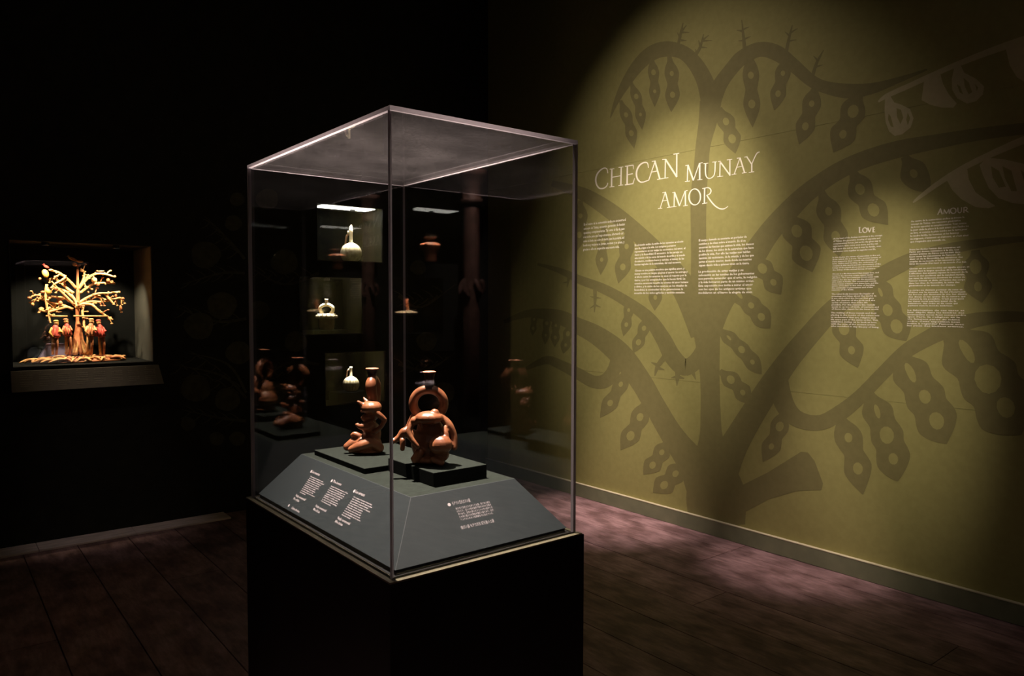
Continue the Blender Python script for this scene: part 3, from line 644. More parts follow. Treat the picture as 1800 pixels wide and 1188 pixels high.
niche('display_niche', N_R3, RY, -0.38, 'lowest niche of the rear wall, holding a grey jug', ('niche_back', 'niche_back', 'niche_back'), lamp=(GREY_R.x, RY-0.15, 70, 48, (GREY_R.x, GREY_R.y, 0.85), (1, 0.88, 0.85)), group='niches on the rear wall')

# sloping label rail under the tree niche
x0, x1 = 0.412, 1.243; zt, zb = 1.090, 0.966; yo = 0.05
rail = thing('label_rail', ((x0+x1)/2, LY, zb), 'sloping taupe label rail under the ceramic tree niche', 'label rail')
mb = MB()
vs = [(x0, LY-0.001, zb), (x1+.02, LY-0.001, zb), (x1+.02, LY-yo-.03, zb), (x0, LY-yo-.03, zb), (x0, LY-0.001, zt), (x1, LY-0.001, zt), (x1, LY-yo+.02, zt), (x0, LY-yo+.02, zt)]
mb.add(vs, [(0,1,2,3),(4,7,6,5),(3,2,6,7),(0,3,7,4),(1,5,6,2),(0,4,5,1)]); mb.build('rail_body', M['sill'], rail, bevel=0.002)
A = Vector((x0, LY-yo+.02, zt)); B = Vector((x0, LY-yo-.03, zb)); Vd = (A-B).normalized(); Ud = Vector((1, 0, 0)); Nd = Ud.cross(Vd)
SP = ["La vida nace de la unión", "de las fuerzas opuestas", "y complementarias, como", "el árbol hunde la raíz", "en la tierra y abre sus", "ramas hacia el cielo"]
for k in range(8):
    mb = MB(); u0 = 0.045 + k*0.099; o = A + Ud*u0 - Vd*0.016 + Nd*0.0012
    mb.add([o+Ud*(0.008+0.003*math.cos(a))+Vd*(0.004+0.003*math.sin(a)) for a in [2*math.pi*j/10 for j in range(10)]], [tuple(range(10))])
    for j in range(6):
        put_line(mb, SP[(j+k) % 6], o - Vd*(0.016+0.0125*j + (0.006 if j > 2 else 0)), Ud, Vd, 0.066-(0.02 if j == 5 else 0), 0.010, 0, 0.03)
    mb.build('label_text', M['sill_text'], rail)

# ------------------------------------------------------------------ the display case
case = thing('display_case', ((CX0+CX1)/2, (CY0+CY1)/2, 0), 'tall clear acrylic display case on a black pedestal holding terracotta vessels', 'display case')
E = 0.013
mb = MB(); mb.box((CX0-E, CY0-E, 0.001), (CX1+E+.006, CY1+E, CZ0-0.004)); mb.build('pedestal', M['black'], case, bevel=0.0015)
mb = MB()
mb.box((CX0-E, CY0-E, CZ0-0.004), (CX1+E-.002, CY1+E, CZ0)); mb.build('rim_plate', M['rim'], case)
T = 0.009
def sheet(a, b, face_axis, mat):
    mb = MB(); fm = [1]*6
    for k in {'x': (3, 5), 'y': (2, 4), 'z': (0, 1)}[face_axis]: fm[k] = 0
    mb.box(a, b, 0, fm); return mb.build('acrylic_sheet', [mat, M['acrylic_edge']], case)
g = 0.0003
sheet((CX0, CY0+T+g, CZ0), (CX0+T, CY1-T-g, CZ1-T-g), 'x', M['acrylic'])
sheet((CX1-T, CY0+T+g, CZ0), (CX1, CY1-T-g, CZ1-T-g), 'x', M['acrylic'])
sheet((CX0, CY0, CZ0), (CX1, CY0+T, CZ1-T-g), 'y', M['acrylic'])
sheet((CX0, CY1-T, CZ0), (CX1, CY1, CZ1-T-g), 'y', M['acrylic'])
sheet((CX0, CY0, CZ1-T), (CX1, CY1, CZ1), 'z', M['acrylic_top'])
# sloping deck
DI, DZ0, DZ1, DG = 0.115, 0.912, 1.040, 0.016
d0 = [(CX0+DG, CY0+DG), (CX1-DG, CY0+DG), (CX1-DG, CY1-DG), (CX0+DG, CY1-DG)]
d1 = [(CX0+DI, CY0+DI), (CX1-DI, CY0+DI), (CX1-DI, CY1-DI), (CX0+DI, CY1-DI)]
deck = None
mb = MB(); mb.box((CX0+DG+.004, CY0+DG+.004, CZ0+.0015), (CX1-DG-.004, CY1-DG-.004, DZ0)); mb.box((CX0+T+.0004, CY0+T+.0004, CZ0), (CX1-T-.0004, CY1-T-.0004, CZ0+.0015)); mb.build('deck_footing', M['black'], case)
mb = MB(); vs = [(x, y, DZ0) for x, y in d0] + [(x, y, DZ1) for x, y in d1]
mb.add(vs, [(0,3,2,1),(4,5,6,7),(0,1,5,4),(1,2,6,5),(2,3,7,6),(3,0,4,7)]); 
mb.mi = [0, 1, 0, 0, 0, 0]
deck = mb.build('sloping_deck', [M['deck'], M['felt']], case, bevel=0.0012)
# texts on the two slopes in view
def slope_frame(p0, p1, up0, up1):
    U = (Vector(p1)-Vector(p0)).normalized(); V = (Vector(up1)-Vector(up0)); V = (V - U*V.dot(U)).normalized(); N = U.cross(V).normalized()
    return Vector(p0), U, V, N
def on_plane(px, py, P0, N, off):
    d = ray(px, py); o = Vector((0, 0, EYE)); t = (P0-o).dot(N)/d.dot(N); return o + d*t + N*off
P0, U, V, N = slope_frame((*d0[3], DZ0), (*d0[0], DZ0), (*d0[3], DZ0), (*d1[3], DZ1))
if N.x > 0: N = -N
pj = lambda px, py: on_plane(px, py, P0, N, 0.0005)
LBL = [["Una pareja de amantes se une", "en un abrazo, mientras la figura", "mayor mira hacia el frente y", "sostiene el cuerpo del otro", "con ambas manos, en un gesto", "de entrega que nos habla", "de la unión de las fuerzas", "que dan origen a la vida", "y a la fecundidad de la tierra", "en los Andes."],
       ["A pair of lovers join in a close", "embrace, while the larger one", "looks ahead and holds the body", "of the other with both hands,", "a gesture of surrender that", "speaks to us of the union", "of the forces that give rise", "to life and to the fertility", "of the Andean land."],
       ["Un couple d'amants s'unit dans", "une étreinte, tandis que la plus", "grande figure regarde devant", "elle et tient le corps de l'autre", "des deux mains, un geste", "d'abandon qui nous parle", "de l'union des forces qui", "donnent naissance à la vie", "et à la fertilité de la terre", "dans les Andes."]]
HD = ["Los amantes", "The lovers", "Les amants"]
SPEC = [((546,837),(527.5,864.5),(572,848.5),(547.5,828.5),(562,835.5),(520.5,869.5),(537,878.5)),
        ((582,854),(564.5,880),(611.5,868),(583.5,845),(600,852.5),(555.5,888),(573.5,898.5)),
        ((622,873),(601,904),(657,890),(623,863),(641,872),(594,909),(615,921.5))]
def dot(mb, c, U, V, r): mb.add([c+U*r*math.cos(a)+V*r*math.sin(a) for a in [2*math.pi*j/14 for j in range(14)]], [tuple(range(14))])
for L_, h_, (tl, bl, tr, dt, he, cr, ce) in zip(LBL, HD, SPEC):
    block('text_block', deck, L_, tl, bl, tr, U, V, pj, M['deck_letter'], 0.60, 0.03)
    mb = MB(); c = pj(*dt); dot(mb, c, U, V, 0.0045)
    put_line(mb, h_, c+U*0.008-V*0.003, U, V, (pj(*he)-c).dot(U)-0.008, 0.011, 0, 0.02); mb.build('text_heading', M['deck_letter'], deck)
    mb = MB(); c = pj(*cr); wd = (pj(*ce)-c).dot(U)
    put_line(mb, "Vasija ceremonial", c-V*0.004, U, V, wd, 0.0095, 0, 0.02); put_line(mb, "Mochica", c-V*0.0145, U, V, wd*0.6, 0.0095, 0, 0.02); mb.build('text_credit', M['deck_letter'], deck)
mb = MB(); c = pj(508, 888.5); dot(mb, c, U, V, 0.004); c2_ = pj(513, 892)
put_line(mb, "Cultura Mochica", c2_-V*0.003, U, V, (pj(526.5, 900)-c2_).dot(U), 0.009, 0, 0.02); mb.build('text_credit', M['deck_letter'], deck)
P0, U, V, N = slope_frame((*d0[0], DZ0), (*d0[1], DZ0), (*d0[0], DZ0), (*d1[0], DZ1))
if N.y > 0: N = -N
pj2 = lambda px, py: on_plane(px, py, P0, N, 0.0005)
JP = ["抱き合う恋人たちを表した土器、男と女の姿を", "かたどり、互いの体を両手で抱きながら正面を", "見つめる。生命の源となる二つの力の結びつき", "と大地の豊かさを物語る儀式の器であり、古代", "アンデスの人々の世界観を今に伝えている。"]
block('text_block', deck, JP, (801,894.5), (809.5,914), (861,882.5), U, V, pj2, M['deck_letter'], 0.62, 0.0)
mb = MB(); c = pj2(789.5, 887); dot(mb, c, U, V, 0.0045); put_line(mb, "モチカの恋人たちの器", c+U*0.009-V*0.003, U, V, (pj2(826.5,880)-c).dot(U)-0.009, 0.011, 0, 0.0); mb.build('text_heading', M['deck_letter'], deck)
mb = MB(); c = pj2(810, 927.5); put_line(mb, "儀式の器 モチカ文化 紀元後の土器", c-V*0.004, U, V, (pj2(868,915)-c).dot(U), 0.010, 0, 0.0); mb.build('text_credit', M['deck_letter'], deck)

# risers
def riser(a, b, label):
    mb = MB(); mb.box(a, b, 0, [1, 0, 1, 1, 1, 1]); return tag(mb.build('riser_block', [M['felt'], M['felt_black']], bevel=0.0015), label, 'riser', 'felt risers in the display case')
RZ1, RZ2 = 1.0555, 1.0765
riser((0.930, 1.816, DZ1+.0003), (1.085, 2.145, RZ1), 'low felt riser block under the kneeling bottle-necked vessel')
riser((1.000, 1.578, DZ1+.0003), (1.166, 1.812, RZ2), 'taller felt riser block under the stirrup-spout couple vessel')

# ------------------------------------------------------------------ terracotta vessels
RZV = YAW - math.pi/2
def cap(mb, pts):
    """pts: (x, y, z, r): a smooth limb with rounded ends"""
    sp = spline(pts, 5) if len(pts) > 2 else [tuple(a+(b-a)*i/4 for a, b in zip(*pts)) for i in range(5)]
    mb.tube([p[:3] for p in sp], [p[3] for p in sp], 12)
    mb.ell(sp[0][:3], sp[0][3], 10, 8); mb.ell(sp[-1][:3], sp[-1][3], 10, 8)

# vessel 1: kneeling figure, px scale about its base
b1 = onZ(641, 796, RZ1); S1 = (b1-Vector((0, 0, EYE))).dot(_f)/FPX
v1 = thing('ceramic_vessel', (b1.x, b1.y, RZ1+.0008), 'terracotta vessel of a kneeling figure with a tall curved spout and flared rim', 'ceramic vessel', 'terracotta vessels in the case', RZV, True)
def q1(px, py, d, *r): return ((px-641)*S1, d*S1, (799-py)*S1, *[x*S1 for x in r])
mb = MB()
mb.ell(q1(646,784,2)[:3], (26*S1, 24*S1, 15*S1))                      # seat and folded legs
mb.ell(q1(653,766,6)[:3], (16.5*S1, 17*S1, 22*S1)); mb.ell(q1(650,753,-4)[:3], (15*S1, 14*S1, 11*S1))                    # torso
mb.ell(q1(655,729,6)[:3], (13*S1, 14*S1, 14*S1))                      # head
mb.ell(q1(654,718,-6)[:3], (19*S1, 19*S1, 12.5*S1))                     # cap
mb.ell(q1(645,737,0)[:3], (10*S1, 11*S1, 7.5*S1))                     # jaw
cap(mb, [q1(642,714,-12,5), q1(633,707,-14,2.4)])                        # horn of the headdress
cap(mb, [q1(643,712,16,4.5), q1(636,705,20,2)])
cap(mb, [q1(644,722,0,4), q1(637,726,-1,3)])                           # nose
cap(mb, [q1(641,735,0,3.5), q1(637,737,-1,2.5)])                       # lips
mb.ell(q1(656.5,746,-17)[:3], (6.5*S1, 5*S1, 6.5*S1))                  # ear spool
mb.ell(q1(652,746,22)[:3], (6*S1, 4.5*S1, 6.5*S1))
cap(mb, [q1(661,723,-16,5.2), q1(671,731,-15,5.2), q1(678.5,739,-12,4.6)]) # raised arm, hand to the head
cap(mb, [q1(678.5,739,-12,4.5), q1(673,750,-14,4), q1(662,759,-14,5)])
cap(mb, [q1(651,750,-14,7), q1(638,750,-14,6), q1(631,747.5,-14,3.5)]) # other arm held forward
cap(mb, [q1(632,770,-2,6), q1(624,766,-2,5), q1(619,768,-2,3)])
cap(mb, [q1(655,778,-16,10), q1(636,784,-20,9), q1(622,789,-21,6), q1(620,791,-21,4)])   # folded leg
cap(mb, [q1(642,778,8,10), q1(624,781,2,10), q1(611,788,-4,7)])        # other knee
cap(mb, [q1(660,780,-16,8), q1(670,788,-12,8), q1(664,794,-10,5)])     # heel
mb.ell(q1(646,795,0)[:3], (28*S1, 22*S1, 4*S1))
remeshed(mb, 'figure_body', M['terracotta'], v1, 0.0024, 4)
mb = MB()
arc = spline([q1(657,708,0,8), q1(654,690,-2,9), q1(653,678,-1,9.5), q1(654.5,669,9,8), q1(656,678,22,9), q1(657,690,26,9), q1(657,712,20,8)], 6)
mb.tube([a[:3] for a in arc], [a[3] for a in arc], 16)
mb.build('stirrup_spout', M['terracotta'], v1, True)
mb = MB(); c = q1(653.5, 670, 9)
mb.lathe([(6.5*S1, 0), (6.3*S1, 6*S1), (7*S1, 11*S1), (9*S1, 15*S1), (11*S1, 16.5*S1), (11*S1, 18.3*S1), (9.5*S1, 18.5*S1), (7.5*S1, 15*S1), (5*S1, 8*S1)], 24, c)
mb.build('flared_rim', M['terracotta_dark'], v1, True)
mb = MB(); mb.lathe([(10.4*S1, 18.2*S1), (11.2*S1, 17.6*S1), (11.4*S1, 18.8*S1), (10.4*S1, 19.4*S1), (9.4*S1, 18.8*S1)], 24, c); mb.build('rim_lip', M['red_clay'], v1, True)
mb = MB()
for d in (-10, 8): mb.ell(q1(641, 722, d)[:3], (2*S1, 2.6*S1, 2*S1), 8, 6)
mb.build('eyes', M['terracotta_dark'], v1, True)

# vessel 2: couple under a stirrup handle
b2 = onZ(752, 815, RZ2); S2 = (b2-Vector((0, 0, EYE))).dot(_f)/FPX
v2 = thing('ceramic_vessel', (b2.x, b2.y, RZ2+.0008), 'terracotta vessel of an embracing couple under a round stirrup handle and dark spout', 'ceramic vessel', 'terracotta vessels in the case', RZV, True)
def q2(px, py, d, *r): return ((px-752)*S2, d*S2, (818-py)*S2, *[x*S2 for x in r])
mb = MB()
mb.ell(q2(750,788,12)[:3], (29*S2, 28*S2, 29*S2))                       # main body
mb.ell(q2(755,760,10)[:3], (24*S2, 18*S2, 24*S2))                       # bowed trunk
mb.ell(q2(756,735,-14)[:3], (25*S2, 21*S2, 12*S2))                    # bowed head
mb.ell(q2(766,726,-16)[:3], (8*S2, 7*S2, 7*S2))                         # topknot
mb.ell(q2(733,740,-14)[:3], (10*S2, 10*S2, 8*S2))                       # ear and cheek
cap(mb, [q2(742,745,-22,3), q2(744,751,-23,2.4)])                      # pendant
cap(mb, [q2(776,735,-2,7), q2(790,750,-6,7.5), q2(798,770,-8,7), q2(800,787,-14,5.5)])     # long arm
cap(mb, [q2(782,754,-14,5), q2(786,763,-20,5), q2(788,772,-22,4.5)])
mb.ell(q2(777,780,-26)[:3], (21*S2, 19*S2, 17*S2))                     # round thigh in front
mb.ell(q2(774,800,-8)[:3], (17*S2, 15*S2, 14*S2))
cap(mb, [q2(727,744,-14,6), q2(722,756,-20,5.2), q2(727,770,-24,5), q2(739,783,-26,4.6)])   # near arm
cap(mb, [q2(730,772,4,11), q2(713,762,0,9), q2(702,772,-2,6), q2(692,778,-4,5)])            # bent leg
mb.ell(q2(691,777.5,-5)[:3], (6*S2, 7*S2, 5*S2))
cap(mb, [q2(709,776,-8,5), q2(709,790,-10,4.5)])
cap(mb, [q2(714,758,2,3.5), q2(720,744,4,3.4), q2(725,732,6,3)])       # raised forearm
cap(mb, [q2(740,795,-18,9), q2(732,806,-22,7)])
cap(mb, [q2(765,806,-24,6), q2(778,812,-24,6)])
mb.ell(q2(753,810,4)[:3], (33*S2, 28*S2, 8.5*S2))
remeshed(mb, 'couple_body', M['terracotta'], v2, 0.0022, 4)
mb = MB()
arc = [q2(753+27*math.cos(a), 713-25*math.sin(a), 6, 8.0) for a in [math.radians(x) for x in range(-52, 233, 10)]]
mb.tube([a[:3] for a in arc], [a[3] for a in arc], 16); mb.build('stirrup_handle', M['terracotta'], v2, True)
mb = MB(); c = q2(754.5, 688, 6)
mb.lathe([(9.5*S2, 0), (8.6*S2, 4*S2), (8*S2, 14*S2), (8.4*S2, 22*S2), (10*S2, 28*S2), (11*S2, 30*S2), (10.5*S2, 31.5*S2), (9*S2, 30*S2), (6.5*S2, 20*S2)], 24, c)
mb.build('spout', M['terracotta_dark'], v2, True)
mb = MB(); mb.lathe([(10*S2, 30.6*S2), (11.4*S2, 30*S2), (11.5*S2, 31.3*S2), (10.2*S2, 32*S2), (9*S2, 31*S2)], 24, c); mb.build('rim_lip', M['red_clay'], v2, True)

# ------------------------------------------------------------------ vessels in the niches of the left wall
def place(name, loc, label, group): return thing(name, loc, label, 'ceramic vessel', group, RZV, True)
GRP = 'small vessels in the wall niches'
def ribbed_bottle(loc, k, label, top_head, plinth=None):
    t = place('ceramic_vessel', loc, label, GRP)
    mb = MB(); R_ = 0.086*k
    mb.lathe([(0.045*k, 0), (0.07*k, 0.02*k), (0.084*k, 0.055*k), (0.086*k, 0.072*k), (0.080*k, 0.100*k), (0.062*k, 0.128*k), (0.035*k, 0.146*k), (0.018*k, 0.154*k)], 72, (0, 0, 0), 0, 15, 0.13)
    mb.build('ribbed_body', M['cream_clay'], t, True)
    mb = MB(); mb.lathe([(0.020*k, 0.150*k), (0.014*k, 0.162*k), (0.0125*k, 0.20*k), (0.0135*k, 0.235*k), (0.015*k, 0.250*k if not top_head else 0.262*k), (0.010*k, 0.252*k if not top_head else 0.268*k)], 16); mb.build('spout', M['cream_clay'], t, True)
    mb = MB()
    if top_head:
        mb.ell((0, 0, 0.268*k), (0.014*k, 0.013*k, 0.02*k)); mb.ell((-0.018*k, -0.004*k, 0.235*k), (0.011*k, 0.011*k, 0.015*k)); mb.ell((0.004*k, 0, 0.285*k), (0.006*k, 0.006*k, 0.012*k))
        mb.build('modelled_head', M['cream_clay'], t, True); mb = MB()
    else:
        mb.ell((-0.019*k, 0, 0.222*k), (0.010*k, 0.010*k, 0.012*k)); mb.build('modelled_head', M['cream_clay'], t, True); mb = MB()
    pts = spline([(-0.018*k, 0, 0.225*k), (-0.034*k, 0, 0.205*k), (-0.040*k, 0, 0.175*k), (-0.045*k, 0, 0.142*k)], 5)
    mb.tube(pts, 0.0075*k, 10); mb.build('handle', M['brown_clay'], t, True)
    return t
ribbed_bottle((cA.x, cA.y, N_A[2]+0.001), 1.02, 'cream ribbed bottle with a modelled head on its spout, in the uppermost niche', True)
# plinth and vessel of the lowest niche
plC = MB(); pzt = 0.789
plC.box((cC.x-0.15, 5.50, N_C[2]+.0005), (cC.x+0.13, 5.68, pzt)); tag(plC.build('riser_block', [M['metal_black']], bevel=0.003), 'black riser block under the ribbed bottle in the lowest niche', 'riser')
ribbed_bottle((cC.x, cC.y, pzt+.0005), 0.80, 'cream ribbed bottle with a plain tube spout, on a black riser', False)
plB = MB(); pbt = 1.296
plB.box((cB.x-0.16, 5.47, N_B[2]+.0005), (cB.x+0.14, 5.66, pbt)); tag(plB.build('riser_block', [M['metal_black']], bevel=0.003), 'thin black riser block under the stirrup-handled vessel', 'riser')
vB = place('ceramic_vessel', (cB.x, cB.y, pbt+.0005), 'cream stirrup-handled vessel with a knobbly crown, in the middle niche', GRP)
mb = MB(); mb.lathe([(0.05, 0), (0.058, 0.01), (0.062, 0.05), (0.060, 0.085), (0.05, 0.098)], 28); mb.build('drum_body', M['brown_clay'], vB, True)
mb = MB(); mb.lathe([(0.060, 0.088), (0.076, 0.098), (0.080, 0.108), (0.066, 0.122), (0.035, 0.130)], 28)
mb.build('shoulder', M['cream_clay'], vB, True)
for j in range(14):
    a = 2*math.pi*j/14; mb = MB(); mb.ell((0.077*math.cos(a), 0.077*math.sin(a), 0.106), (0.014, 0.014, 0.013), 8, 6); mb.ell((0.066*math.cos(a), 0.066*math.sin(a), 0.122), (0.008, 0.008, 0.008), 8, 6); mb.build('crown_knob', M['cream_clay'], vB, True)
mb = MB(); arc = [(0.052*math.cos(a), 0, 0.163+0.038*math.sin(a)) for a in [math.radians(x) for x in range(-55, 236, 10)]]
mb.tube(arc, 0.0135, 14); mb.build('stirrup_handle', M['cream_clay'], vB, True)
mb = MB(); mb.lathe([(0.016, 0.197), (0.012, 0.212), (0.012, 0.236), (0.015, 0.246), (0.010, 0.247)], 16); mb.build('spout', M['cream_clay'], vB, True)

# vessels in the rear niches, seen as reflections
GR = 'vessels in the rear wall niches'
t = place('ceramic_vessel', (POT_R.x, POT_R.y, N_R1[2]+0.001), 'squat red pot with a dark collar, in the rear upper niche', GR)
mb = MB(); mb.lathe([(0.05, 0), (0.055, 0.02), (0.052, 0.08), (0.075, 0.115), (0.088, 0.135), (0.080, 0.155), (0.055, 0.170), (0.04, 0.176)], 28); mb.build('body', M['red_clay'], t, True)
mb = MB(); mb.lathe([(0.040, 0.174), (0.036, 0.19), (0.052, 0.212), (0.050, 0.214), (0.034, 0.195)], 24); mb.build('collar', M['brown_clay'], t, True)
mb = MB(); mb.ell((-0.092, 0, 0.150), (0.022, 0.012, 0.012)); mb.build('animal_lug', M['red_clay'], t, True); mb = MB(); mb.ell((0.092, 0, 0.142), (0.02, 0.012, 0.012)); mb.build('animal_lug', M['red_clay'], t, True)
t = place('ceramic_vessel', (LEG_R.x, LEG_R.y, N_R2[2]+0.001), 'vessel with two curved red spouts over a knobbly crown, in the rear middle niche', GR)
mb = MB(); mb.lathe([(0.05, 0), (0.056, 0.01), (0.058, 0.12), (0.05, 0.14)], 24); mb.build('drum_body', M['brown_clay'], t, True)
mb = MB(); mb.lathe([(0.055, 0.138), (0.082, 0.150), (0.084, 0.160), (0.06, 0.176), (0.03, 0.182)], 24)
for j in range(14): a = 2*math.pi*j/14; mb.ell((0.08*math.cos(a), 0.08*math.sin(a), 0.158), 0.014, 8, 6)
mb.build('crown', M['cream_clay'], t, True)
for s_ in (-1, 1):
    mb = MB(); mb.tube(spline([(0.022*s_+0.01, 0, 0.175), (0.022*s_+0.016, 0, 0.21), (0.022*s_, 0, 0.24), (0.022*s_-0.004, 0, 0.275)], 5), 0.009, 10); mb.build('spout', M['red_clay'], t, True)
t = place('ceramic_vessel', (GREY_R.x, GREY_R.y, N_R3[2]+0.001), 'grey burnished jug with a collar neck and small handle, in the rear lowest niche', GR)
mb = MB(); mb.lathe([(0.05, 0), (0.07, 0.03), (0.088, 0.09), (0.09, 0.115), (0.082, 0.145), (0.055, 0.175), (0.038, 0.185)], 28); mb.build('body', M['grey_clay'], t, True)
mb = MB(); mb.lathe([(0.040, 0.182), (0.040, 0.215), (0.050, 0.232), (0.047, 0.234), (0.036, 0.215)], 24); mb.build('collar', M['grey_clay'], t, True)
mb = MB(); mb.tube(spline([(0.045, 0, 0.225), (0.075, 0, 0.225), (0.085, 0, 0.19), (0.075, 0, 0.155)], 5), 0.007, 10); mb.build('handle', M['grey_clay'], t, True)

# carved column by the rear wall, seen as a reflection
cl = refl(830, 430, -2.02)
colm = thing('carved_column', (cl.x, cl.y, 0), 'slim pink-brown carved wooden column before the rear wall', 'column', None, 0, True)
mb = MB(); mb.box((-0.12, -0.12, 0.001), (0.12, 0.12, 0.12)); mb.build('base', M['column'], colm, bevel=0.006)
mb = MB(); mb.lathe([(0.10, 0.12), (0.10, 0.15), (0.075, 0.18), (0.068, 0.4), (0.064, 1.4), (0.062, 2.25), (0.062, 2.30)], 24); mb.build('shaft', M['column'], colm, True)
mb = MB(); mb.lathe([(0.062, 2.29), (0.085, 2.30), (0.085, 2.33), (0.07, 2.34), (0.075, 2.42), (0.11, 2.5), (0.12, 2.52), (0.12, 2.56)], 24); mb.build('capital', M['column'], colm, True)
for j in range(5):
    a = j*1.26; mb = MB(); mb.tube(spline([(0.066*math.cos(a), 0.066*math.sin(a), 1.56), (0.095*math.cos(a+.3), 0.095*math.sin(a+.3), 1.62), (0.075*math.cos(a+.6), 0.075*math.sin(a+.6), 1.70)], 4), [0.02]*8+[0.008], 8); mb.build('carved_leaf', M['column'], colm, True)

# ------------------------------------------------------------------ the ceramic tree in the large niche
TY = LY + 0.27
bt = onY(137, 632, TY)
tree = thing('ceramic_tree', (bt.x, bt.y, N_TREE[2]+0.001), 'straw-coloured ceramic tree with spreading branches, small red-robed figures and leafy base', 'ceramic sculpture', None, RZV+0.0, True)
# face the room squarely: local x along the wall
tree.rotation_euler = (0, 0, 0)
KS = (bt-Vector((0, 0, EYE))).dot(_f)/FPX
def qt(cx, cy, d=0.0):   # crop pixels -> local metres
    p = onY(40+cx*0.17683, 440+cy*0.17683, TY)
    return Vector((p.x-bt.x, d, p.z-(N_TREE[2]+0.001)))
UT = KS*0.17683
ztop = 0
# base disc of leafy strands
mb = MB(); c0 = qt(560, 1060); Rb = 490*UT
mb.lathe([(Rb*0.80, 0.0), (Rb*0.86, 0.006), (Rb*0.6, 0.022), (Rb*0.25, 0.035), (0, 0.04)], 40, (c0.x, 0.0, 0)); 
for v in mb.v: v.y *= 0.42
mb.build('base_mound', M['orange'], tree, True)
for j in range(130):
    a = random.uniform(0, 2*math.pi); r0 = random.uniform(0.25, 0.80)*Rb; r1 = min(Rb*1.02, r0+random.uniform(0.10, 0.26)*Rb)
    a2 = a+random.uniform(-0.4, 0.4); zz = 0.034*(1-r0/Rb)+0.008
    p0 = Vector((c0.x+r0*math.cos(a), r0*math.sin(a)*0.42, zz+0.006)); p2 = Vector((c0.x+r1*math.cos(a2), r1*math.sin(a2)*0.42, 0.007)); p1 = (p0+p2)/2+Vector((0, 0, 0.012))
    mb = MB(); rr = random.uniform(0.007, 0.0125); mb.tube(spline([tuple(p0), tuple(p1), tuple(p2)], 3), [rr*.6, rr, rr*1.1, rr*1.1, rr, rr*.9, rr*.5], 7, 0, True, 0.7)
    mb.build('leaf_strand', M[random.choice(['straw', 'straw', 'orange'])], tree, True)
# trunk and its flaring root skirt
mb = MB()
trk = [(548,1010,72),(548,930,60),(552,860,44),(556,790,34),(552,740,26),(545,690,16),(545,600,18),(546,540,20),(548,460,17),(548,380,15),(546,300,11),(546,200,9),(545,140,8)]
sp = spline(trk, 4); mb.tube([tuple(qt(x, y, 0)) for x, y, r in sp], [r*UT for x, y, r in sp], 14)
mb.build('trunk', M['orange'], tree, True)
for j in range(16):
    a = 2*math.pi*j/16+0.1; mb = MB(); s = spline([(550+20*math.cos(a), 790, 20*math.sin(a)), (552+45*math.cos(a), 900, 40*math.sin(a)), (555+(115+20*math.sin(3*a))*math.cos(a), 1030, 80*math.sin(a))], 4)
    mb.tube([tuple(qt(x, y, d*UT)) for x, y, d in s], [(9+i*0.9)*UT for i in range(len(s))], 8); mb.build('root', M['straw' if j % 3 else 'orange'], tree, True)
BR = [
 ([(530,375),(460,300),(360,222),(262,196)],-30),([(505,425),(440,372),(330,282),(262,292)],60),([(515,545),(430,462),(335,372),(288,322)],-60),([(500,472),(420,402),(300,362)],30),
 ([(500,520),(400,470),(260,460),(130,446),(62,470)],-20),([(500,585),(400,545),(280,516),(150,480),(100,540)],50),([(440,560),(330,590),(240,610),(160,592)],-70),
 ([(555,385),(610,310),(700,240),(800,234),(895,262)],-40),([(568,425),(640,370),(720,330),(830,322),(925,328)],50),([(555,525),(640,470),(740,430),(850,425),(962,410)],-30),
 ([(820,430),(872,500),(908,542)],-30),([(560,535),(680,540),(750,600),(820,650),(882,690)],-70),([(565,530),(680,508),(790,512),(900,490),(990,478),(976,600)],60),
 ([(555,380),(600,300),(612,220),(590,190)],20),([(240,340),(225,440),(235,560),(250,640),(262,720)],-80),([(600,540),(590,620),(600,700),(600,760),(640,830)],-90),
 ([(430,470),(360,500),(300,590)],40),([(350,230),(420,270),(300,340)],-50),([(700,440),(770,470),(790,510)],20),([(480,440),(520,500),(530,560)],-40),
]
for pts, dd in BR:
    n = len(pts); s = spline([(x, y, dd*i/(n-1)) for i, (x, y) in enumerate(pts)], 4); mb = MB()
    mb.tube([tuple(qt(x, y, d*UT)) for x, y, d in s], [(13.5-5.5*i/len(s))*UT for i in range(len(s))], 8); br = mb.build('branch', M['straw'], tree, True)
    # buds along the branch
    mb = MB()
    for i in range(3, len(s), 3):
        x, y, d = s[i]; a = random.uniform(0, 6.28); mb.ell(qt(x+12*math.cos(a), y+12*math.sin(a), (d+random.uniform(-15, 15))*UT), (9*UT, 8*UT, 7*UT), 7, 5)
    if mb.v: mb.build('buds', M['straw'], br, True)
    for i in range(4, len(s)-1, 3):
        x, y, d = s[i]; sx = 1 if s[-1][0] > s[0][0] else -1; a = random.uniform(-1.3, 1.3); l = random.uniform(35, 75)
        ex, ey = x+sx*l*math.cos(a), y+l*math.sin(a); ed = d+random.uniform(-40, 40); mb = MB()
        mb.tube([tuple(qt(x, y, d*UT)), tuple(qt((x+ex)/2, (y+ey)/2-8, (d+ed)/2*UT)), tuple(qt(ex, ey, ed*UT))], [6*UT, 6*UT, 4*UT], 6)
        mb.ell(qt(ex, ey, ed*UT), (13*UT, 10*UT, 9*UT), 7, 5); mb.build('twig', M[random.choice(['straw', 'straw', 'orange'])], br, True)
# the two bars behind the figures
for (a, b) in ((222, 435), (495, 835)):
    mb = MB(); mb.tube([tuple(qt(a, 652, -60*UT)), tuple(qt(b, 654, -60*UT))], 8*UT, 8); mb.build('cross_bar', M['straw'], tree, True)
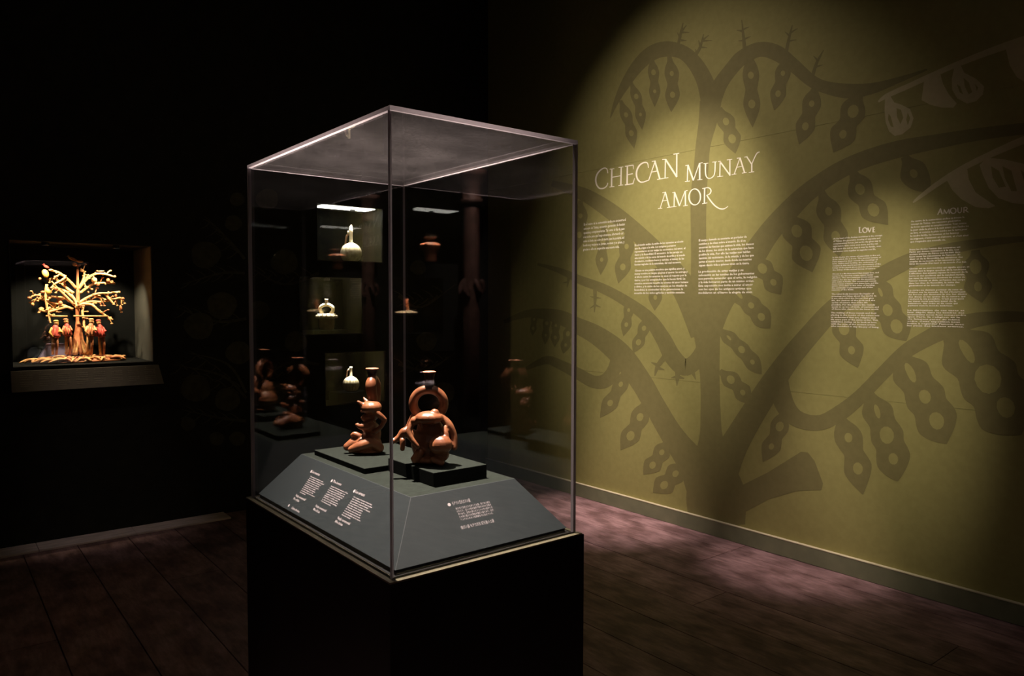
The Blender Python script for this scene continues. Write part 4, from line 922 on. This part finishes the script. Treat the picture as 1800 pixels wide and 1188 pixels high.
# birds, fruits
FR_ = [('bird',(500,85),(55,18),'straw',-0.45),('bird',(560,110),(40,14),'straw',-0.1),('fruit',(515,140),(28,22),'straw',-.3),('fruit',(562,148),(18,16),'orange',0),('fruit',(585,200),(22,18),'straw',0),
 ('bird',(770,208),(40,10),'orange',0.1),('fruit',(225,230),(36,52),'yellow',0.3),('bird',(240,160),(34,16),'red',-0.5),('fruit',(250,410),(30,38),'yellow',0.5),('fruit',(195,415),(24,18),'orange',0),
 ('fruit',(66,472),(24,20),'orange',0),('fruit',(100,535),(18,24),'straw',0.3),('fruit',(175,280),(16,18),'orange',0),('fruit',(370,525),(24,30),'orange',0),('fruit',(180,585),(30,26),'straw',0),
 ('fruit',(705,295),(34,34),'straw',0),('fruit',(745,335),(20,30),'orange',-.4),('fruit',(850,290),(22,34),'orange',-.4),('fruit',(905,260),(20,14),'straw',0),('fruit',(990,480),(22,20),'orange',0),
 ('fruit',(968,570),(16,36),'orange',0.2),('fruit',(840,500),(34,18),'red',0),('fruit',(760,455),(26,18),'straw',0),('fruit',(855,675),(30,18),'straw',.5),('bird',(375,612),(28,8),'straw',.1),('fruit',(325,380),(20,26),'orange',0),('fruit',(545,560),(34,26),'straw',0),('fruit',(935,450),(16,20),'orange',0),('fruit',(655,415),(12,14),'orange',0)]
for kind, (x, y), (rx, ry), mt, rot in FR_:
    mb = MB(); c = qt(x, y, random.uniform(-50, 50)*UT)
    mb.ell(c, (rx*UT*.8, min(rx, ry)*UT*.8, ry*UT*.8), 10, 7, 0, Matrix.Rotation(-rot, 3, 'Y'))
    o = mb.build('small_bird' if kind == 'bird' else 'fruit', M[mt], tree, True)
    if kind == 'bird':
        mb = MB(); h = c+Matrix.Rotation(-rot, 3, 'Y') @ Vector((-rx*UT*.8, 0, ry*UT*.5)); mb.ell(h, 9*UT, 8, 6); mb.tube([tuple(h), tuple(h+Vector((-16*UT, 0, -3*UT)))], [4*UT, 1*UT], 6); mb.build('head', M[mt], o, True)
# small robed figures around the trunk
for (x, y0, lean, robe, top, dd, k) in ((308,705,-6,'red','yellow',-115,1.05),(428,690,16,'red','orange',-70,0.85),(655,688,-8,'orange','straw',-115,0.95),(752,700,22,'red','red',-85,0.9)):
    mb = MB(); sp = spline([(x-lean*.4, y0+34, 17), (x, y0+62, 34), (x+lean*.3, y0+105, 44), (x+lean*.6, y0+140, 50), (x+lean*.7, y0+158, 40)], 4)
    mb.tube([tuple(qt(a, b, dd*UT)) for a, b, r in sp], [r*UT*0.85*k for a, b, r in sp], 12)
    fg = mb.build('robed_figure', M[robe], tree, True)
    mb = MB(); mb.ell(qt(x-lean*.6, y0+14, dd*UT), (19*UT, 18*UT, 24*UT), 10, 8); mb.build('head', M['straw'], fg, True)
    mb = MB(); mb.ell(qt(x-lean*.7, y0-4, dd*UT), (24*UT, 20*UT, 12*UT), 10, 6); mb.ell(qt(x-lean*.7+18, y0+20, (dd+8)*UT), (9*UT, 12*UT, 26*UT), 8, 6); mb.build('headdress', M[top], fg, True)
    mb = MB()
    for j in range(9):
        a = j*0.75; mb.tube([tuple(qt(x+30*math.cos(a)*k, y0+70+10*math.sin(j), (dd+26*math.sin(a))*UT)), tuple(qt(x+lean*.5+46*math.cos(a)*k, y0+150, (dd+38*math.sin(a))*UT))], [7*UT, 9*UT], 6)
    mb.build('cape_folds', M['orange' if top != 'red' else 'red'], fg, True)
    for s_ in (-1, 1):
        mb = MB(); mb.tube([tuple(qt(x+lean*.6+s_*15, y0+145, dd*UT)), tuple(qt(x+lean*.9+s_*19, y0+230, (dd-10*s_)*UT)), tuple(qt(x+lean+s_*16, 1032, (dd+10)*UT))], [17*UT, 13*UT, 12*UT], 8); mb.build('leg', M['straw' if s_ < 0 else 'orange'], fg, True)
        mb = MB(); mb.tube([tuple(qt(x+s_*30*k, y0+62, dd*UT)), tuple(qt(x+s_*56*k, y0+105, (dd-15)*UT)), tuple(qt(x+s_*(34+lean)*k, y0+(150 if s_ < 0 else 95), (dd-40)*UT))], [11*UT, 10*UT, 8*UT], 8); mb.build('arm', M[top], fg, True)
# pale violet support behind the tree
p0, p1 = onY(66, 625, LY+0.42), onY(118, 604, LY+0.42)
mb = MB(); zf = N_TREE[2]+0.001; h = p1.z-zf
vs = [(p0.x, LY+.43, zf), (p1.x, LY+.43, zf), (p1.x, LY+.52, zf), (p0.x, LY+.52, zf), (p0.x+.06, LY+.445, zf+h), (p1.x, LY+.445, zf+h), (p1.x, LY+.52, zf+h), (p0.x+.06, LY+.52, zf+h)]
mb.add(vs, [(0,3,2,1),(4,5,6,7),(0,1,5,4),(1,2,6,5),(2,3,7,6),(3,0,4,7)]); tag(mb.build('support_block', M['violet'], bevel=.002), 'pale violet wedge block behind the ceramic tree', 'support block')

# ------------------------------------------------------------------ ceiling track with its spotlights, and the two added lamps with theirs
for a, b, lab in (((0.92, 1.2), (0.92, 3.6), 'short black lighting track over the acrylic display case'), ((1.83, 2.0), (1.83, 3.2), 'short black lighting track with the headline spotlight'),
                  ((2.26, 1.4), (2.26, 2.4), 'short black lighting track with the translated text spotlight'), ((2.04, 3.0), (2.04, 3.9), 'short black lighting track with the wide mural wash lamp'),
                  ((2.60, 1.7), (2.60, 4.2), 'black lighting track with two spotlights aimed at the floor'), ((2.90, -1.6), (2.90, 0.2), 'added black lighting track for the added lamp at the carved column'), ((0.55, 3.4), (0.55, 4.6), 'added short black lighting track for the added lamp over the painted floor strip')):
    rl = MB()
    if lab.startswith('black lighting track with two'): rl.box((a[0]+0.03, a[1], CEIL-0.03), (b[0]+0.066, b[1], CEIL-0.0005))
    else: rl.box((a[0]-0.018, a[1], CEIL-0.03), (b[0]+0.018, b[1], CEIL-0.0005))
    tag(rl.build('light_track', M['metal_black']), lab, 'light track')
NAMES = ['black spotlight aimed down at the acrylic display case', 'black spotlight aimed at the big painted headline', 'black spotlight aimed at the translated wall texts', 'black wide-angle spotlight washing the whole mural', 'black spotlight aimed at the floor under the painted stump and headline', 'black spotlight aimed at the floor under the translated texts', 'black added spotlight that brightens the carved column', 'small black added spotlight that brightens the painted floor strip below the ceramic tree niche']
for (nm, loc, tgt, *_), lab in zip(TRACK, NAMES):
    d = (Vector(tgt)-Vector(loc)).normalized(); L0 = Vector(loc)
    t = thing('spotlight', (loc[0], loc[1], CEIL-0.03), lab, 'spotlight', 'spotlights on the ceiling tracks')
    mb = MB(); mb.tube([(loc[0], loc[1], CEIL-0.0305), tuple(L0-d*0.12)], 0.009, 10); mb.build('stem', M['metal_black'], t, True)
    mb = MB(); mb.tube([tuple(L0-d*0.20), tuple(L0-d*0.18), tuple(L0-d*0.03), tuple(L0-d*0.012)], [0.03, 0.048, 0.052, 0.056], 20, 0, False)
    mb.build('housing', M['metal_black'], t, True)
    mb = MB(); mb.tube([tuple(L0-d*0.052), tuple(L0-d*0.050)], [0.046, 0.046], 20); mb.build('lens', M['lens'], t)
for o in bpy.data.objects:
    if '_local' in o: del o['_local']
